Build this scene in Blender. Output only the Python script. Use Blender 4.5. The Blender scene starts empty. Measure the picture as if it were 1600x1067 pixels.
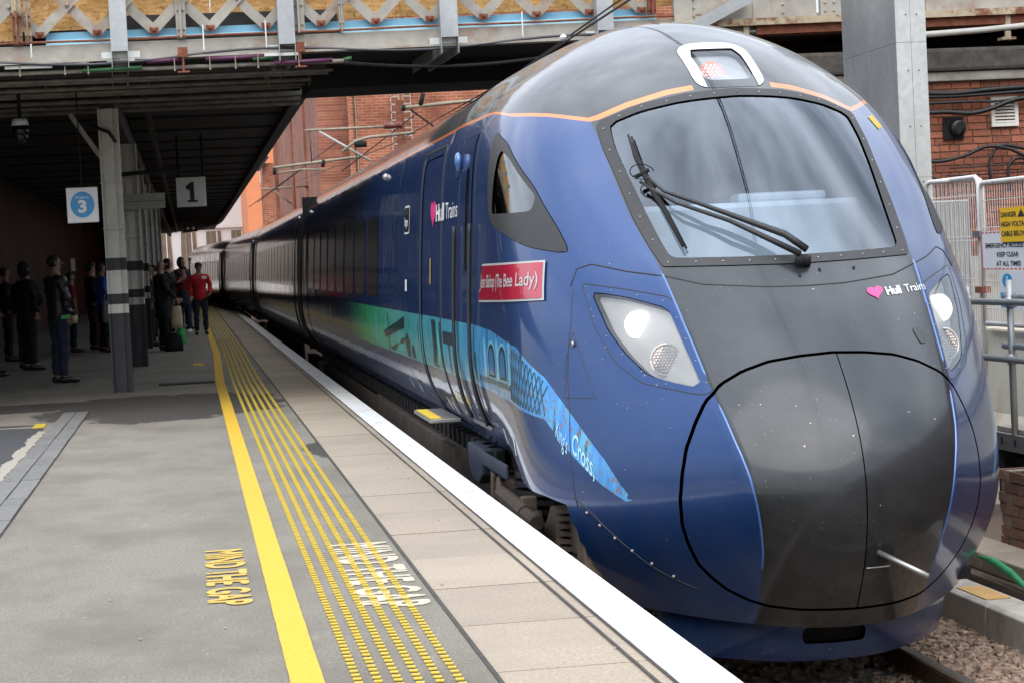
import bpy, math, random
import numpy as np
from math import sin, cos, pi, radians, sqrt
from mathutils import Vector, Matrix
from mathutils.bvhtree import BVHTree
random.seed(7); rng = np.random.default_rng(7)
sc = bpy.context.scene; C = sc.collection

# ------------------------------------------------------------------ camera, sky, sun, exposure
YAW, PITCH, ROLL = radians(8.60986), radians(2.28393), radians(2.86)
cam = bpy.data.objects.new('camera', bpy.data.cameras.new('camera')); C.objects.link(cam)
f_ = Vector((sin(YAW)*cos(PITCH), cos(YAW)*cos(PITCH), -sin(PITCH)))
r_ = Vector((cos(YAW), -sin(YAW), 0)); u_ = r_.cross(f_)
r2, u2 = r_*cos(ROLL)-u_*sin(ROLL), r_*sin(ROLL)+u_*cos(ROLL)
m = Matrix((r2, u2, -f_)).transposed().to_4x4(); m.translation = Vector((0, 0, 1.45))
cam.matrix_world = m
cam.data.sensor_width = 36; cam.data.lens = 36*3300/1600; cam.data.clip_end = 2000; cam.data.clip_start = .1
sc.camera = cam

SUN_EL, SUN_AZ = radians(50), radians(188)      # azimuth clockwise from +Y: the sun stands behind the camera
sdir = Vector((sin(SUN_AZ)*cos(SUN_EL), cos(SUN_AZ)*cos(SUN_EL), sin(SUN_EL)))
W = bpy.data.worlds.new('World'); sc.world = W; W.use_nodes = True
nt = W.node_tree; nt.nodes.clear()
out = nt.nodes.new('ShaderNodeOutputWorld'); bg = nt.nodes.new('ShaderNodeBackground')
sky = nt.nodes.new('ShaderNodeTexSky'); sky.sky_type = 'NISHITA'; sky.sun_disc = False
sky.sun_elevation = SUN_EL; sky.sun_rotation = SUN_AZ; sky.air_density = 1.0; sky.dust_density = 1.5
tc = nt.nodes.new('ShaderNodeTexCoord'); mp = nt.nodes.new('ShaderNodeMapping'); mp.inputs['Scale'].default_value = (1, 1, 2.2)
nz = nt.nodes.new('ShaderNodeTexNoise'); nz.inputs['Scale'].default_value = 1.8; nz.inputs['Detail'].default_value = 6; nz.inputs['Roughness'].default_value = .5
cr = nt.nodes.new('ShaderNodeValToRGB'); cr.color_ramp.elements[0].position = .24; cr.color_ramp.elements[1].position = .72
mx = nt.nodes.new('ShaderNodeMix'); mx.data_type = 'RGBA'; mx.inputs['B'].default_value = (20.5, 22, 24.5, 1)
nt.links.new(tc.outputs['Generated'], mp.inputs['Vector']); nt.links.new(mp.outputs['Vector'], nz.inputs['Vector'])
nt.links.new(nz.outputs['Fac'], cr.inputs['Fac']); nt.links.new(cr.outputs['Color'], mx.inputs['Factor'])
sx_ = nt.nodes.new('ShaderNodeSeparateXYZ'); nt.links.new(tc.outputs['Generated'], sx_.inputs[0])
gm = nt.nodes.new('ShaderNodeMath'); gm.operation = 'MULTIPLY_ADD'; gm.inputs[1].default_value = 1.05; gm.inputs[2].default_value = .20; gm.use_clamp = False; nt.links.new(sx_.outputs[2], gm.inputs[0])
vm = nt.nodes.new('ShaderNodeVectorMath'); vm.operation = 'SCALE'; vm.inputs[0].default_value = (21.8, 23, 25); nt.links.new(gm.outputs[0], vm.inputs['Scale']); nt.links.new(vm.outputs[0], mx.inputs['B'])
nt.links.new(sky.outputs['Color'], mx.inputs['A']); nt.links.new(mx.outputs['Result'], bg.inputs['Color'])
nt.links.new(bg.outputs['Background'], out.inputs['Surface']); bg.inputs['Strength'].default_value = .1
sun = bpy.data.objects.new('sun', bpy.data.lights.new('sun', 'SUN')); C.objects.link(sun)
sun.data.energy = 1.2; sun.data.angle = radians(60); sun.data.color = (1, .95, .87)
sun.rotation_euler = (-sdir).to_track_quat('-Z', 'Y').to_euler()
sc.view_settings.view_transform = 'Standard'; sc.view_settings.look = 'None'; sc.view_settings.gamma = 1
sc.view_settings.exposure = .68

# ------------------------------------------------------------------ materials
M = {}
def nodes_of(name):
    mt = bpy.data.materials.new(name); mt.use_nodes = True
    t = mt.node_tree; b = t.nodes['Principled BSDF']; M[name] = mt
    return mt, t, b
def N(t, kind, **kw):
    n = t.nodes.new(kind)
    for k, v in kw.items():
        if k in n.inputs: n.inputs[k].default_value = v
        else: setattr(n, k, v)
    return n
def mathn(t, op, a, b=None, clamp=False):
    n = t.nodes.new('ShaderNodeMath'); n.operation = op; n.use_clamp = clamp
    for i, v in enumerate((a, b)):
        if v is None: continue
        if hasattr(v, 'links'): t.links.new(v, n.inputs[i])
        else: n.inputs[i].default_value = v
    return n.outputs[0]
def madd(t, a, b, c, clamp=False):
    o = mathn(t, 'MULTIPLY_ADD', a, b, clamp); o.node.inputs[2].default_value = c; return o
def mixc(t, fac, a, b, blend='MIX'):
    n = t.nodes.new('ShaderNodeMix'); n.data_type = 'RGBA'; n.blend_type = blend
    for s, v in (('Factor', fac), ('A', a), ('B', b)):
        if hasattr(v, 'links'): t.links.new(v, n.inputs[s])
        else: n.inputs[s].default_value = v if s == 'Factor' else (tuple(v)+(1,))[:4]
    return n.outputs['Result']
def coords(t, scale=(1, 1, 1), rot=(0, 0, 0)):
    g = t.nodes.new('ShaderNodeNewGeometry'); mpn = t.nodes.new('ShaderNodeMapping')
    mpn.inputs['Scale'].default_value = scale; mpn.inputs['Rotation'].default_value = rot
    t.links.new(g.outputs['Position'], mpn.inputs['Vector']); return mpn.outputs['Vector']
def noise(t, scale, detail=4, rough=.55, vec=None, stretch=(1, 1, 1)):
    n = N(t, 'ShaderNodeTexNoise', Scale=scale, Detail=detail, Roughness=rough)
    t.links.new(vec or coords(t, stretch), n.inputs['Vector']); return n.outputs['Fac']
def ramp(t, fac, p0, p1, c0=(0, 0, 0), c1=(1, 1, 1)):
    n = t.nodes.new('ShaderNodeValToRGB'); e = n.color_ramp.elements
    e[0].position, e[1].position = p0, p1; e[0].color = tuple(c0)+(1,); e[1].color = tuple(c1)+(1,)
    t.links.new(fac, n.inputs['Fac']); return n.outputs['Color']
def bump(t, b, h, strength=.3, dist=.01):
    n = N(t, 'ShaderNodeBump', Strength=strength, Distance=dist); t.links.new(h, n.inputs['Height'])
    t.links.new(n.outputs['Normal'], b.inputs['Normal'])
def mk(name, col, rough=.6, metal=0, var=.25, scale=6, bmp=0, bscale=60, coat=0, dirt=None, dirtscale=1.5, stretch=(1, 1, 1), rnd=0, dlo=.45, dhi=.7, emit=None):
    mt, t, b = nodes_of(name)
    b.inputs['Roughness'].default_value = rough; b.inputs['Metallic'].default_value = metal
    if coat: b.inputs['Coat Weight'].default_value = coat; b.inputs['Coat Roughness'].default_value = .03
    c = col
    if var:
        lo = tuple(x*(1-var) for x in col); hi = tuple(min(1, x*(1+var)) for x in col)
        c = ramp(t, noise(t, scale, 6, .6, stretch=stretch), .3, .7, lo, hi)
    if dirt: c = mixc(t, ramp(t, noise(t, dirtscale, 8, .65), dlo, dhi), c, dirt)
    if rnd:
        oi = t.nodes.new('ShaderNodeObjectInfo'); v = madd(t, oi.outputs['Random'], rnd, 1-rnd/2)
        cc = t.nodes.new('ShaderNodeCombineColor')
        for i in range(3): t.links.new(v, cc.inputs[i])
        c = mixc(t, 1.0, c, cc.outputs[0], 'MULTIPLY')
    if hasattr(c, 'links'): t.links.new(c, b.inputs['Base Color'])
    else: b.inputs['Base Color'].default_value = tuple(col)+(1,)
    if bmp: bump(t, b, noise(t, bscale, 5, .7, stretch=stretch), bmp)
    if emit: b.inputs['Emission Color'].default_value = tuple(emit[:3])+(1,); b.inputs['Emission Strength'].default_value = emit[3]
    return mt

mk('tarmac_plain', (.23, .215, .19), .9)
def tarmac():
    mt, t, b = nodes_of('tarmac'); b.inputs['Roughness'].default_value = .9
    c = ramp(t, noise(t, 75, 6, .75), .30, .70, (.10, .088, .070), (.345, .315, .262))
    c = mixc(t, ramp(t, noise(t, 1.3, 7, .65, stretch=(1, .6, 1)), .42, .72), c, (.145, .128, .10))
    
    c = mixc(t, mathn(t, 'MULTIPLY', ramp(t, noise(t, 7, 8, .7, stretch=(1, .35, 1)), .60, .68), .45), c, (.30, .275, .225))
    c = mixc(t, mathn(t, 'MULTIPLY', ramp(t, noise(t, 3.1, 9, .75), .64, .70), .5), c, (.085, .075, .065))
    g = t.nodes.new('ShaderNodeNewGeometry'); s = t.nodes.new('ShaderNodeSeparateXYZ'); t.links.new(g.outputs['Position'], s.inputs[0])
    wet = None
    for cx, cy, rx, ry in ((-.35, 23.6, 1.15, 2.0), (-2.2, 24.7, 1.5, .7), (-2.3, 21.6, .55, .35), (1.1, 16.9, .22, .8)):
        dx = madd(t, s.outputs[0], 1/rx, -cx/rx); dy = madd(t, s.outputs[1], 1/ry, -cy/ry)
        r2_ = mathn(t, 'ADD', mathn(t, 'MULTIPLY', dx, dx), mathn(t, 'MULTIPLY', dy, dy)); r2_ = mathn(t, 'ADD', r2_, madd(t, noise(t, 2.2, 8, .7, stretch=(1, .5, 1)), 3.0, -1.5))
        k_ = mathn(t, 'SUBTRACT', 1.0, ramp(t, mathn(t, 'MULTIPLY', r2_, .5), .62, .74)); wet = k_ if wet is None else mathn(t, 'MAXIMUM', wet, k_)
    c = mixc(t, mathn(t, 'MULTIPLY', wet, .88), c, (.034, .029, .025))
    for sc0, am, col in ((5, .035, (.50, .48, .42)), (8, .05, (.05, .045, .04)), (30, .10, (.42, .40, .36))):
        c = specks(t, c, sc0, am, col)
    t.links.new(c, b.inputs['Base Color']); bump(t, b, noise(t, 95, 5, .75), .9, .01)
mk('tarmac_dark', (.045, .045, .047), .85, var=.3, scale=40, bmp=.5, bscale=120)
mk('slab', (.335, .278, .212), .88, var=.28, scale=70, bmp=.4, bscale=140, dirt=(.28, .235, .185), dirtscale=1.1, rnd=.16)
mk('slab_white', (.78, .78, .77), .75, var=.06, scale=40, bmp=.3, bscale=80, dirt=(.42, .40, .37), dirtscale=7, dlo=.54, dhi=.70)
mk('line_yellow', (.60, .36, .022), .7, var=.12, scale=60, bmp=.3, bscale=120, dirt=(.36, .26, .08), dirtscale=6, dlo=.60, dhi=.76)
mk('dot_yellow', (.52, .37, .03), .6, var=.1, scale=30)
mk('text_cream', (.50, .44, .33), .8, var=.2, scale=30, dirt=(.25, .23, .2), dirtscale=25, dlo=.55, dhi=.75)
mk('text_yellow', (.50, .34, .07), .8, var=.2, scale=30, dirt=(.3, .25, .15), dirtscale=25, dlo=.58, dhi=.75)
mk('joint', (.05, .045, .04), .9, var=.3)
mk('cover_grey', (.15, .146, .137), .75, var=.2, scale=12, bmp=.3, bscale=90, rnd=.2)
mk('wet_stain', (.055, .05, .048), .35, var=.25, scale=5)
mk('brick', (.30, .105, .06), .85, var=.25, scale=25, bmp=.5, bscale=80, rnd=.7)
mk('brick_dirty', (.20, .10, .065), .9, var=.35, scale=20, bmp=.6, bscale=70, rnd=.6)
mk('mortar', (.26, .20, .15), .95, var=.25, scale=20, bmp=.5, bscale=100)
mk('concrete_pale', (.46, .43, .38), .9, var=.15, scale=8, bmp=.4, bscale=60, dirt=(.28, .25, .21), dirtscale=3)
mk('concrete', (.30, .28, .25), .9, var=.2, scale=5, bmp=.4, bscale=60, dirt=(.12, .10, .08), dirtscale=2)
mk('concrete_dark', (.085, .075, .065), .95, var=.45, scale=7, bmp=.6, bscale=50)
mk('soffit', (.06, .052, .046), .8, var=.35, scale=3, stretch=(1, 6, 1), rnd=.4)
mk('pipe_grey', (.24, .215, .18), .7, var=.4, scale=5)
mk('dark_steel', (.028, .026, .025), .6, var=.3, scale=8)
mk('black', (.008, .008, .009), .9, var=0)
mk('black_gloss', (.010, .011, .013), .12, var=0)
mk('rubber', (.018, .018, .019), .5, var=.2, scale=20)
mk('white_paint', (.74, .72, .66), .6, var=.08, scale=10, bmp=.1, dirt=(.35, .33, .28), dirtscale=4, dlo=.6, dhi=.85)
mk('black_paint', (.028, .028, .032), .5, var=.3, scale=10, bmp=.2)
mk('grey_paint', (.40, .39, .36), .6, var=.12, scale=8, dirt=(.22, .14, .09), dirtscale=3, dlo=.6, dhi=.8)
mk('old_grey', (.35, .33, .29), .7, var=.15, scale=6, dirt=(.24, .12, .06), dirtscale=2.2, dlo=.52, dhi=.74, bmp=.3)
mk('rust', (.20, .065, .035), .85, var=.4, scale=14, bmp=.5)
mk('rust_peel', (.42, .35, .24), .8, var=.2, scale=6, dirt=(.18, .07, .035), dirtscale=3.5, dlo=.47, dhi=.56, bmp=.4)
mk('blue_beam', (.17, .38, .52), .5, var=.1, scale=6, dirt=(.12, .28, .38), dirtscale=3)
mk('blue_beam_pale', (.36, .64, .76), .5, var=.06, scale=6)
mk('green_tape', (.02, .09, .03), .5, var=.2)
mk('purple_tape', (.085, .018, .06), .5, var=.3, scale=60)
mk('trough_white', (.6, .6, .57), .5, var=.1)
mk('cable', (.012, .012, .014), .5, var=0)
mk('cable_grey', (.05, .05, .06), .4, var=0)
mk('bogie_dirt', (.13, .095, .07), .9, var=.35, scale=9, bmp=.4, bscale=40)
mk('skirt_dirt', (.065, .05, .04), .8, var=.3, scale=3, dirt=(.12, .09, .065), dirtscale=2)
mk('underframe_blue', (.035, .045, .07), .6, var=.2)
mk('step_yellow', (.75, .52, .04), .6, var=.1)
mk('alloy', (.38, .37, .35), .45, metal=.8, var=.1)
mk('handrail', (.15, .15, .16), .5, metal=.3, var=.05)
mk('rail_steel', (.20, .18, .16), .35, metal=.8, var=.2, stretch=(1, .1, 1))
mk('rail_rust', (.13, .075, .045), .9, var=.3, scale=20)
mk('sleeper', (.16, .145, .125), .95, var=.3, scale=8, bmp=.3)
mk('ballast', (.27, .19, .14), .95, var=.75, scale=22, bmp=.6, bscale=90)
mk('ballast_bed', (.12, .085, .065), .98, var=.5, scale=50, bmp=1, bscale=60)
mk('trench', (.05, .045, .04), .95, var=.3)
mk('osb_far', (.5, .3, .12), .8)
mk('orange_render', (.72, .26, .12), .85, var=.06, scale=1)
mk('pale_render', (.62, .62, .62), .8, var=.05, scale=1)
mk('brown_window', (.16, .12, .09), .3, var=.2, scale=2)
mk('glass_pale', (.6, .65, .7), .15, var=0)
mk('art_dark', (.018, .055, .07), .35, var=.3, scale=40, coat=.8); mk('art_pale', (.22, .62, .85), .35, var=.15, scale=30, coat=.8); mk('art_blue', (.03, .20, .48), .35, var=.2, scale=40, coat=.8); mk('art_teal', (.12, .55, .52), .35, var=.2, scale=20, coat=.8)
mk('white_plastic', (.68, .68, .70), .35, var=.02)
mk('sign_blue', (.03, .30, .62), .4, var=0)
mk('print_black', (.02, .02, .022), .6, var=0)
mk('print_white', (.78, .78, .78), .4, var=0)
mk('sign_yellow', (.85, .50, .01), .5, var=0)
mk('sign_red', (.55, .02, .03), .5, var=0)
mk('plate_red', (.40, .008, .035), .25, var=.08, scale=3, coat=.6)
mk('pink', (.78, .05, .22), .35, var=.05)
mk('plate_frame', (.45, .44, .44), .35, var=0)
mk('wire_white', (.62, .60, .57), .6, var=.1, dirt=(.3, .2, .13), dirtscale=14, dlo=.6, dhi=.7)
mk('scaffold', (.30, .31, .31), .45, metal=.5, var=.15)
mk('cream_block', (.62, .57, .46), .8, var=.06, scale=3, dirt=(.38, .24, .15), dirtscale=1.6, dlo=.5, dhi=.8)
mk('deck', (.25, .22, .19), .85, var=.25, scale=10, stretch=(6, 1, 1), rnd=.3)
mk('green_cloth', (.02, .22, .09), .7, var=.3, scale=12)
mk('yellow_plate', (.50, .30, .10), .7, var=.1)
mk('cab_grey', (.30, .33, .36), .7, var=.1)
mk('cab_pale', (.42, .46, .52), .6, var=.05)
mk('housing', (.62, .61, .58), .4, metal=.1, var=.06)
mk('lamp_lit', (.9, .9, .9), .3, var=0, emit=(1, .97, .9, .9))
mk('led_dim', (.42, .36, .32), .3, var=.3, scale=60)
mk('led_red', (.55, .25, .22), .35, var=.3, scale=50)
mk('led_point', (.9, .8, .78), .2, var=0, emit=(1, .8, .75, .7))
mk('ceramic', (.14, .03, .02), .3, var=.1)
mk('ole_steel', (.26, .22, .16), .6, var=.25, scale=10)
mk('highlight_camera_blue', (.06, .15, .38), .25, metal=.3, var=0, coat=1)  # paler blue for the painted ridge highlight and the camera fittings
mk('skin', (.34, .19, .135), .6, var=.05); mk('skin_dark', (.12, .065, .045), .6, var=.05)
mk('skin_brown', (.26, .14, .09), .6, var=.05)
mk('hair_black', (.012, .010, .010), .7, var=.2)
mk('cloth_black', (.007, .007, .009), .85, var=.3, scale=18, bmp=.4, bscale=25)
mk('leather_black', (.015, .015, .017), .4, var=.3, scale=18, bmp=.4, bscale=25)
mk('cloth_navy', (.009, .012, .025), .85, var=.3, scale=18, bmp=.4, bscale=25)
mk('denim', (.018, .028, .055), .85, var=.3, scale=22, bmp=.4, bscale=25)
mk('cloth_red', (.42, .008, .012), .8, var=.15, scale=14, bmp=.5, bscale=18)
mk('cloth_dark_red', (.22, .01, .014), .8, var=.15, scale=14, bmp=.5, bscale=18)
mk('puffer_blue', (.012, .07, .36), .45, var=.2, scale=12, bmp=.8, bscale=12)
mk('case_orange', (.42, .05, .012), .5, var=.1)
mk('shoe_white', (.6, .6, .6), .6, var=.05); mk('shoe_black', (.012, .012, .012), .35, var=0)
mk('tote', (.52, .43, .28), .85, var=.1); mk('bag_green', (.05, .5, .1), .5, var=.1)
mk('bag_white', (.30, .30, .30), .4, var=.15, bmp=.6, bscale=20)
mk('crack_white', (.30, .27, .22), .85, var=.15, scale=20, bmp=.4)

def galv(name, col):
    mt, t, b = nodes_of(name); b.inputs['Metallic'].default_value = .5; b.inputs['Roughness'].default_value = .42
    v = N(t, 'ShaderNodeTexVoronoi', Scale=22); t.links.new(coords(t), v.inputs['Vector'])
    sp = ramp(t, v.outputs['Color'], 0, 1, tuple(x*.9 for x in col), tuple(x*1.1 for x in col))
    c = mixc(t, ramp(t, noise(t, 1.6, 7, .6, stretch=(1, 1, .5)), .35, .75), sp, tuple(x*.62 for x in col))
    t.links.new(c, b.inputs['Base Color'])
galv('galvanised', (.44, .46, .47)); galv('galvanised_pale', (.70, .73, .71))
def osb():
    mt, t, b = nodes_of('osb'); b.inputs['Roughness'].default_value = .75
    v = N(t, 'ShaderNodeTexVoronoi', Scale=13); t.links.new(coords(t, (1, 1, 2.4), (0, .7, 0)), v.inputs['Vector'])
    c = ramp(t, v.outputs['Color'], 0, 1, (.52, .26, .075), (.88, .55, .22))
    c = mixc(t, ramp(t, noise(t, 26, 5, .7), .55, .7), c, (.25, .11, .035))
    t.links.new(c, b.inputs['Base Color']); bump(t, b, v.outputs['Distance'], .3)
osb()
def brickface(name, c1, c2, mort, w=.23, h=.075, axis='x', wob=0.0):
    mt, t, b = nodes_of(name); b.inputs['Roughness'].default_value = .85
    g = t.nodes.new('ShaderNodeNewGeometry'); s = t.nodes.new('ShaderNodeSeparateXYZ'); cb = t.nodes.new('ShaderNodeCombineXYZ')
    t.links.new(g.outputs['Position'], s.inputs[0]); t.links.new(s.outputs[0 if axis == 'x' else 1], cb.inputs[0]); t.links.new(s.outputs[2], cb.inputs[1])
    n = t.nodes.new('ShaderNodeTexBrick'); n.inputs['Scale'].default_value = 1; n.inputs['Brick Width'].default_value = w; n.inputs['Row Height'].default_value = h
    n.inputs['Mortar Size'].default_value = .009; n.inputs['Color1'].default_value = c1+(1,); n.inputs['Color2'].default_value = c2+(1,); n.inputs['Mortar'].default_value = mort+(1,)
    t.links.new(cb.outputs[0], n.inputs['Vector'])
    c = mixc(t, ramp(t, noise(t, .8, 6, .6), .4, .75), n.outputs['Color'], tuple(x*.55 for x in c2)); t.links.new(c, b.inputs['Base Color'])
    bump(t, b, n.outputs['Fac'], -.4)
brickface('brick_far', (.46, .155, .08), (.30, .085, .045), (.56, .36, .24), .36, .11)
brickface('brick_far_side', (.38, .14, .08), (.26, .085, .05), (.42, .25, .18), .36, .11, 'y')  # same brick in darker tones, weaker light on the side painted in
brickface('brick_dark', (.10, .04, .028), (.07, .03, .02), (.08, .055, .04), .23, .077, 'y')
brickface('brick_near', (.26, .09, .055), (.17, .055, .035), (.22, .15, .11), .23, .077, 'y')

def specks(t, c, base_scale=9, amount=.055, col=(.62, .6, .55)):
    v = N(t, 'ShaderNodeTexVoronoi', Scale=base_scale, Randomness=1); w = coords(t)
    t.links.new(w, v.inputs['Vector'])
    # keep only some of the cells, each with a dot of its own size
    sel = ramp(t, v.outputs['Color'], .55, .60)
    d = mathn(t, 'LESS_THAN', v.outputs['Distance'], amount)
    return mixc(t, mathn(t, 'MULTIPLY', d, sel), c, col)

tarmac()
def paint():
    # one vehicle paint: blue flanks, graphite centre and roof, orange line, printed picture band; masks are stored on the mesh
    mt, t, b = nodes_of('train_paint')
    def at(n):
        a = t.nodes.new('ShaderNodeAttribute'); a.attribute_name = n; return a.outputs['Fac']
    blue, grey = None, None
    flake = noise(t, 900, 1, .5)
    blue_c = mixc(t, flake, (.003, .031, .125), (.007, .060, .225))
    grey_c = mixc(t, flake, (.012, .015, .018), (.024, .029, .034))
    side = mathn(t, 'GREATER_THAN', at('ridge'), 0); low = mathn(t, 'LESS_THAN', at('orl'), 0)
    c = mixc(t, mathn(t, 'MULTIPLY', side, low), grey_c, blue_c)
    # dusty roof
    c = mixc(t, mathn(t, 'MULTIPLY', ramp(t, at('orl'), .0, .25), ramp(t, noise(t, 3, 6, .6), .3, .8)), c, (.13, .125, .12))
    # printed band: station buildings in green, teal and sky blue
    g = t.nodes.new('ShaderNodeNewGeometry'); s = t.nodes.new('ShaderNodeSeparateXYZ'); t.links.new(g.outputs['Position'], s.inputs[0])
    cb = t.nodes.new('ShaderNodeCombineXYZ'); t.links.new(s.outputs[1], cb.inputs[0]); t.links.new(s.outputs[2], cb.inputs[1])
    yy = mathn(t, 'DIVIDE', mathn(t, 'SUBTRACT', s.outputs[1], 10.0), 16.0)
    rp = t.nodes.new('ShaderNodeValToRGB'); t.links.new(yy, rp.inputs['Fac']); e = rp.color_ramp.elements
    e[0].position = 0; e[0].color = (.05, .26, .75, 1); e[1].position = 1; e[1].color = (.02, .05, .06, 1)
    for p, cc in ((.2, (.06, .42, .95)), (.30, (.08, .60, .92)), (.44, (.12, .62, .72)), (.60, (.12, .72, .55)), (.74, (.05, .75, .18)), (.88, (.04, .48, .12))):
        el = e.new(p); el.color = cc+(1,)
    band = rp.outputs['Color']
    st1 = noise(t, 9, 5, .6, stretch=(1, 1, .18)); band = mixc(t, ramp(t, st1, .45, .75), band, (.16, .62, .80))
    band = mixc(t, ramp(t, noise(t, 14, 5, .65, stretch=(1, 1, .22)), .56, .66), band, (.01, .06, .10))
    low_b = mathn(t, 'LESS_THAN', s.outputs[2], .70)
    band = mixc(t, mathn(t, 'MULTIPLY', low_b, ramp(t, noise(t, 26, 5, .7, stretch=(1, 1.4, 1)), .54, .62)), band, (.30, .13, .03))
    far = madd(t, s.outputs[1], .28, -.28*23.0, True)
    fade = mathn(t, 'MULTIPLY', mathn(t, 'GREATER_THAN', at('liv'), 0), mathn(t, 'SUBTRACT', 1.0, far))
    c = mixc(t, fade, c, band)
    # orange line
    ol = mathn(t, 'MULTIPLY', mathn(t, 'LESS_THAN', mathn(t, 'ABSOLUTE', at('orl')), .0125), mathn(t, 'GREATER_THAN', at('nolamp'), 0))
    c = mixc(t, ol, c, (.80, .20, .04))
    # scuffs and insect marks, mostly on the front
    c2 = specks(t, c, 9, .034, (.6, .55, .48)); c2 = specks(t, c2, 15, .05, (.46, .43, .39)); c2 = specks(t, c2, 34, .07, (.26, .25, .24))
    front = mathn(t, 'MULTIPLY', mathn(t, 'LESS_THAN', s.outputs[1], 11.9), ramp(t, noise(t, 1.7, 3), .36, .50))
    c = mixc(t, front, c, c2)
    sc_ = mathn(t, 'MULTIPLY', mathn(t, 'LESS_THAN', s.outputs[1], 14.2), ramp(t, noise(t, 7, 10, .75, stretch=(1, .7, 2.5)), .66, .74))
    c = mixc(t, mathn(t, 'MULTIPLY', sc_, .30), c, (.30, .29, .28))
    lowd = ramp(t, madd(t, s.outputs[2], -.9, .62), .15, .95); dst = mathn(t, 'MULTIPLY', lowd, ramp(t, noise(t, 4, 8, .7, stretch=(1, 1, .25)), .35, .75))
    c = mixc(t, mathn(t, 'MULTIPLY', dst, .30), c, (.13, .11, .09))
    film = mathn(t, 'MULTIPLY', ramp(t, noise(t, 1.1, 9, .7, stretch=(1, .6, 1.6)), .45, .75), .10); c = mixc(t, film, c, (.25, .25, .25))
    t.links.new(c, b.inputs['Base Color'])
    b.inputs['Metallic'].default_value = .5; b.inputs['Roughness'].default_value = .42
    b.inputs['Coat Weight'].default_value = .8; b.inputs['Coat Roughness'].default_value = .05; b.inputs['Coat IOR'].default_value = 1.42
    rr = ramp(t, noise(t, 2.2, 8, .65), .35, .75, (.025, .025, .025), (.12, .12, .12)); 
    fr_ = ramp(t, mathn(t, 'MULTIPLY', s.outputs[1], .05), .56, .60, (.06, .06, .06), (0, 0, 0))
    ad = mixc(t, 1.0, rr, fr_, 'ADD'); t.links.new(ad, b.inputs['Coat Roughness'])
    bm = N(t, 'ShaderNodeBump', Strength=.05, Distance=.05); t.links.new(noise(t, 1.6, 2, .4), bm.inputs['Height'])
    t.links.new(bm.outputs['Normal'], b.inputs['Coat Normal'])
paint()
def glassmat(name, tint, base_refl=.10, rough=.02, k=.85, col=(.95, .97, 1)):
    mt = bpy.data.materials.new(name); mt.use_nodes = True; t = mt.node_tree; t.nodes.clear(); M[name] = mt
    o = t.nodes.new('ShaderNodeOutputMaterial'); tr = t.nodes.new('ShaderNodeBsdfTransparent'); gl = t.nodes.new('ShaderNodeBsdfGlossy'); ms = t.nodes.new('ShaderNodeMixShader')
    lw = t.nodes.new('ShaderNodeLayerWeight'); lw.inputs['Blend'].default_value = .35
    tr.inputs['Color'].default_value = tint+(1,); gl.inputs['Roughness'].default_value = rough; gl.inputs['Color'].default_value = col+(1,)
    fac = madd(t, lw.outputs['Fresnel'], k, base_refl, True)
    t.links.new(fac, ms.inputs[0]); t.links.new(tr.outputs[0], ms.inputs[1]); t.links.new(gl.outputs[0], ms.inputs[2]); t.links.new(ms.outputs[0], o.inputs[0])
glassmat('windscreen_glass', (.76, .84, .88), .085, col=(.82, .90, 1)); glassmat('lens_glass', (.93, .93, .92), .10); glassmat('side_glass', (.42, .50, .48), .16)
glassmat('carriage_glass', (.10, .11, .12), .12)

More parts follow.
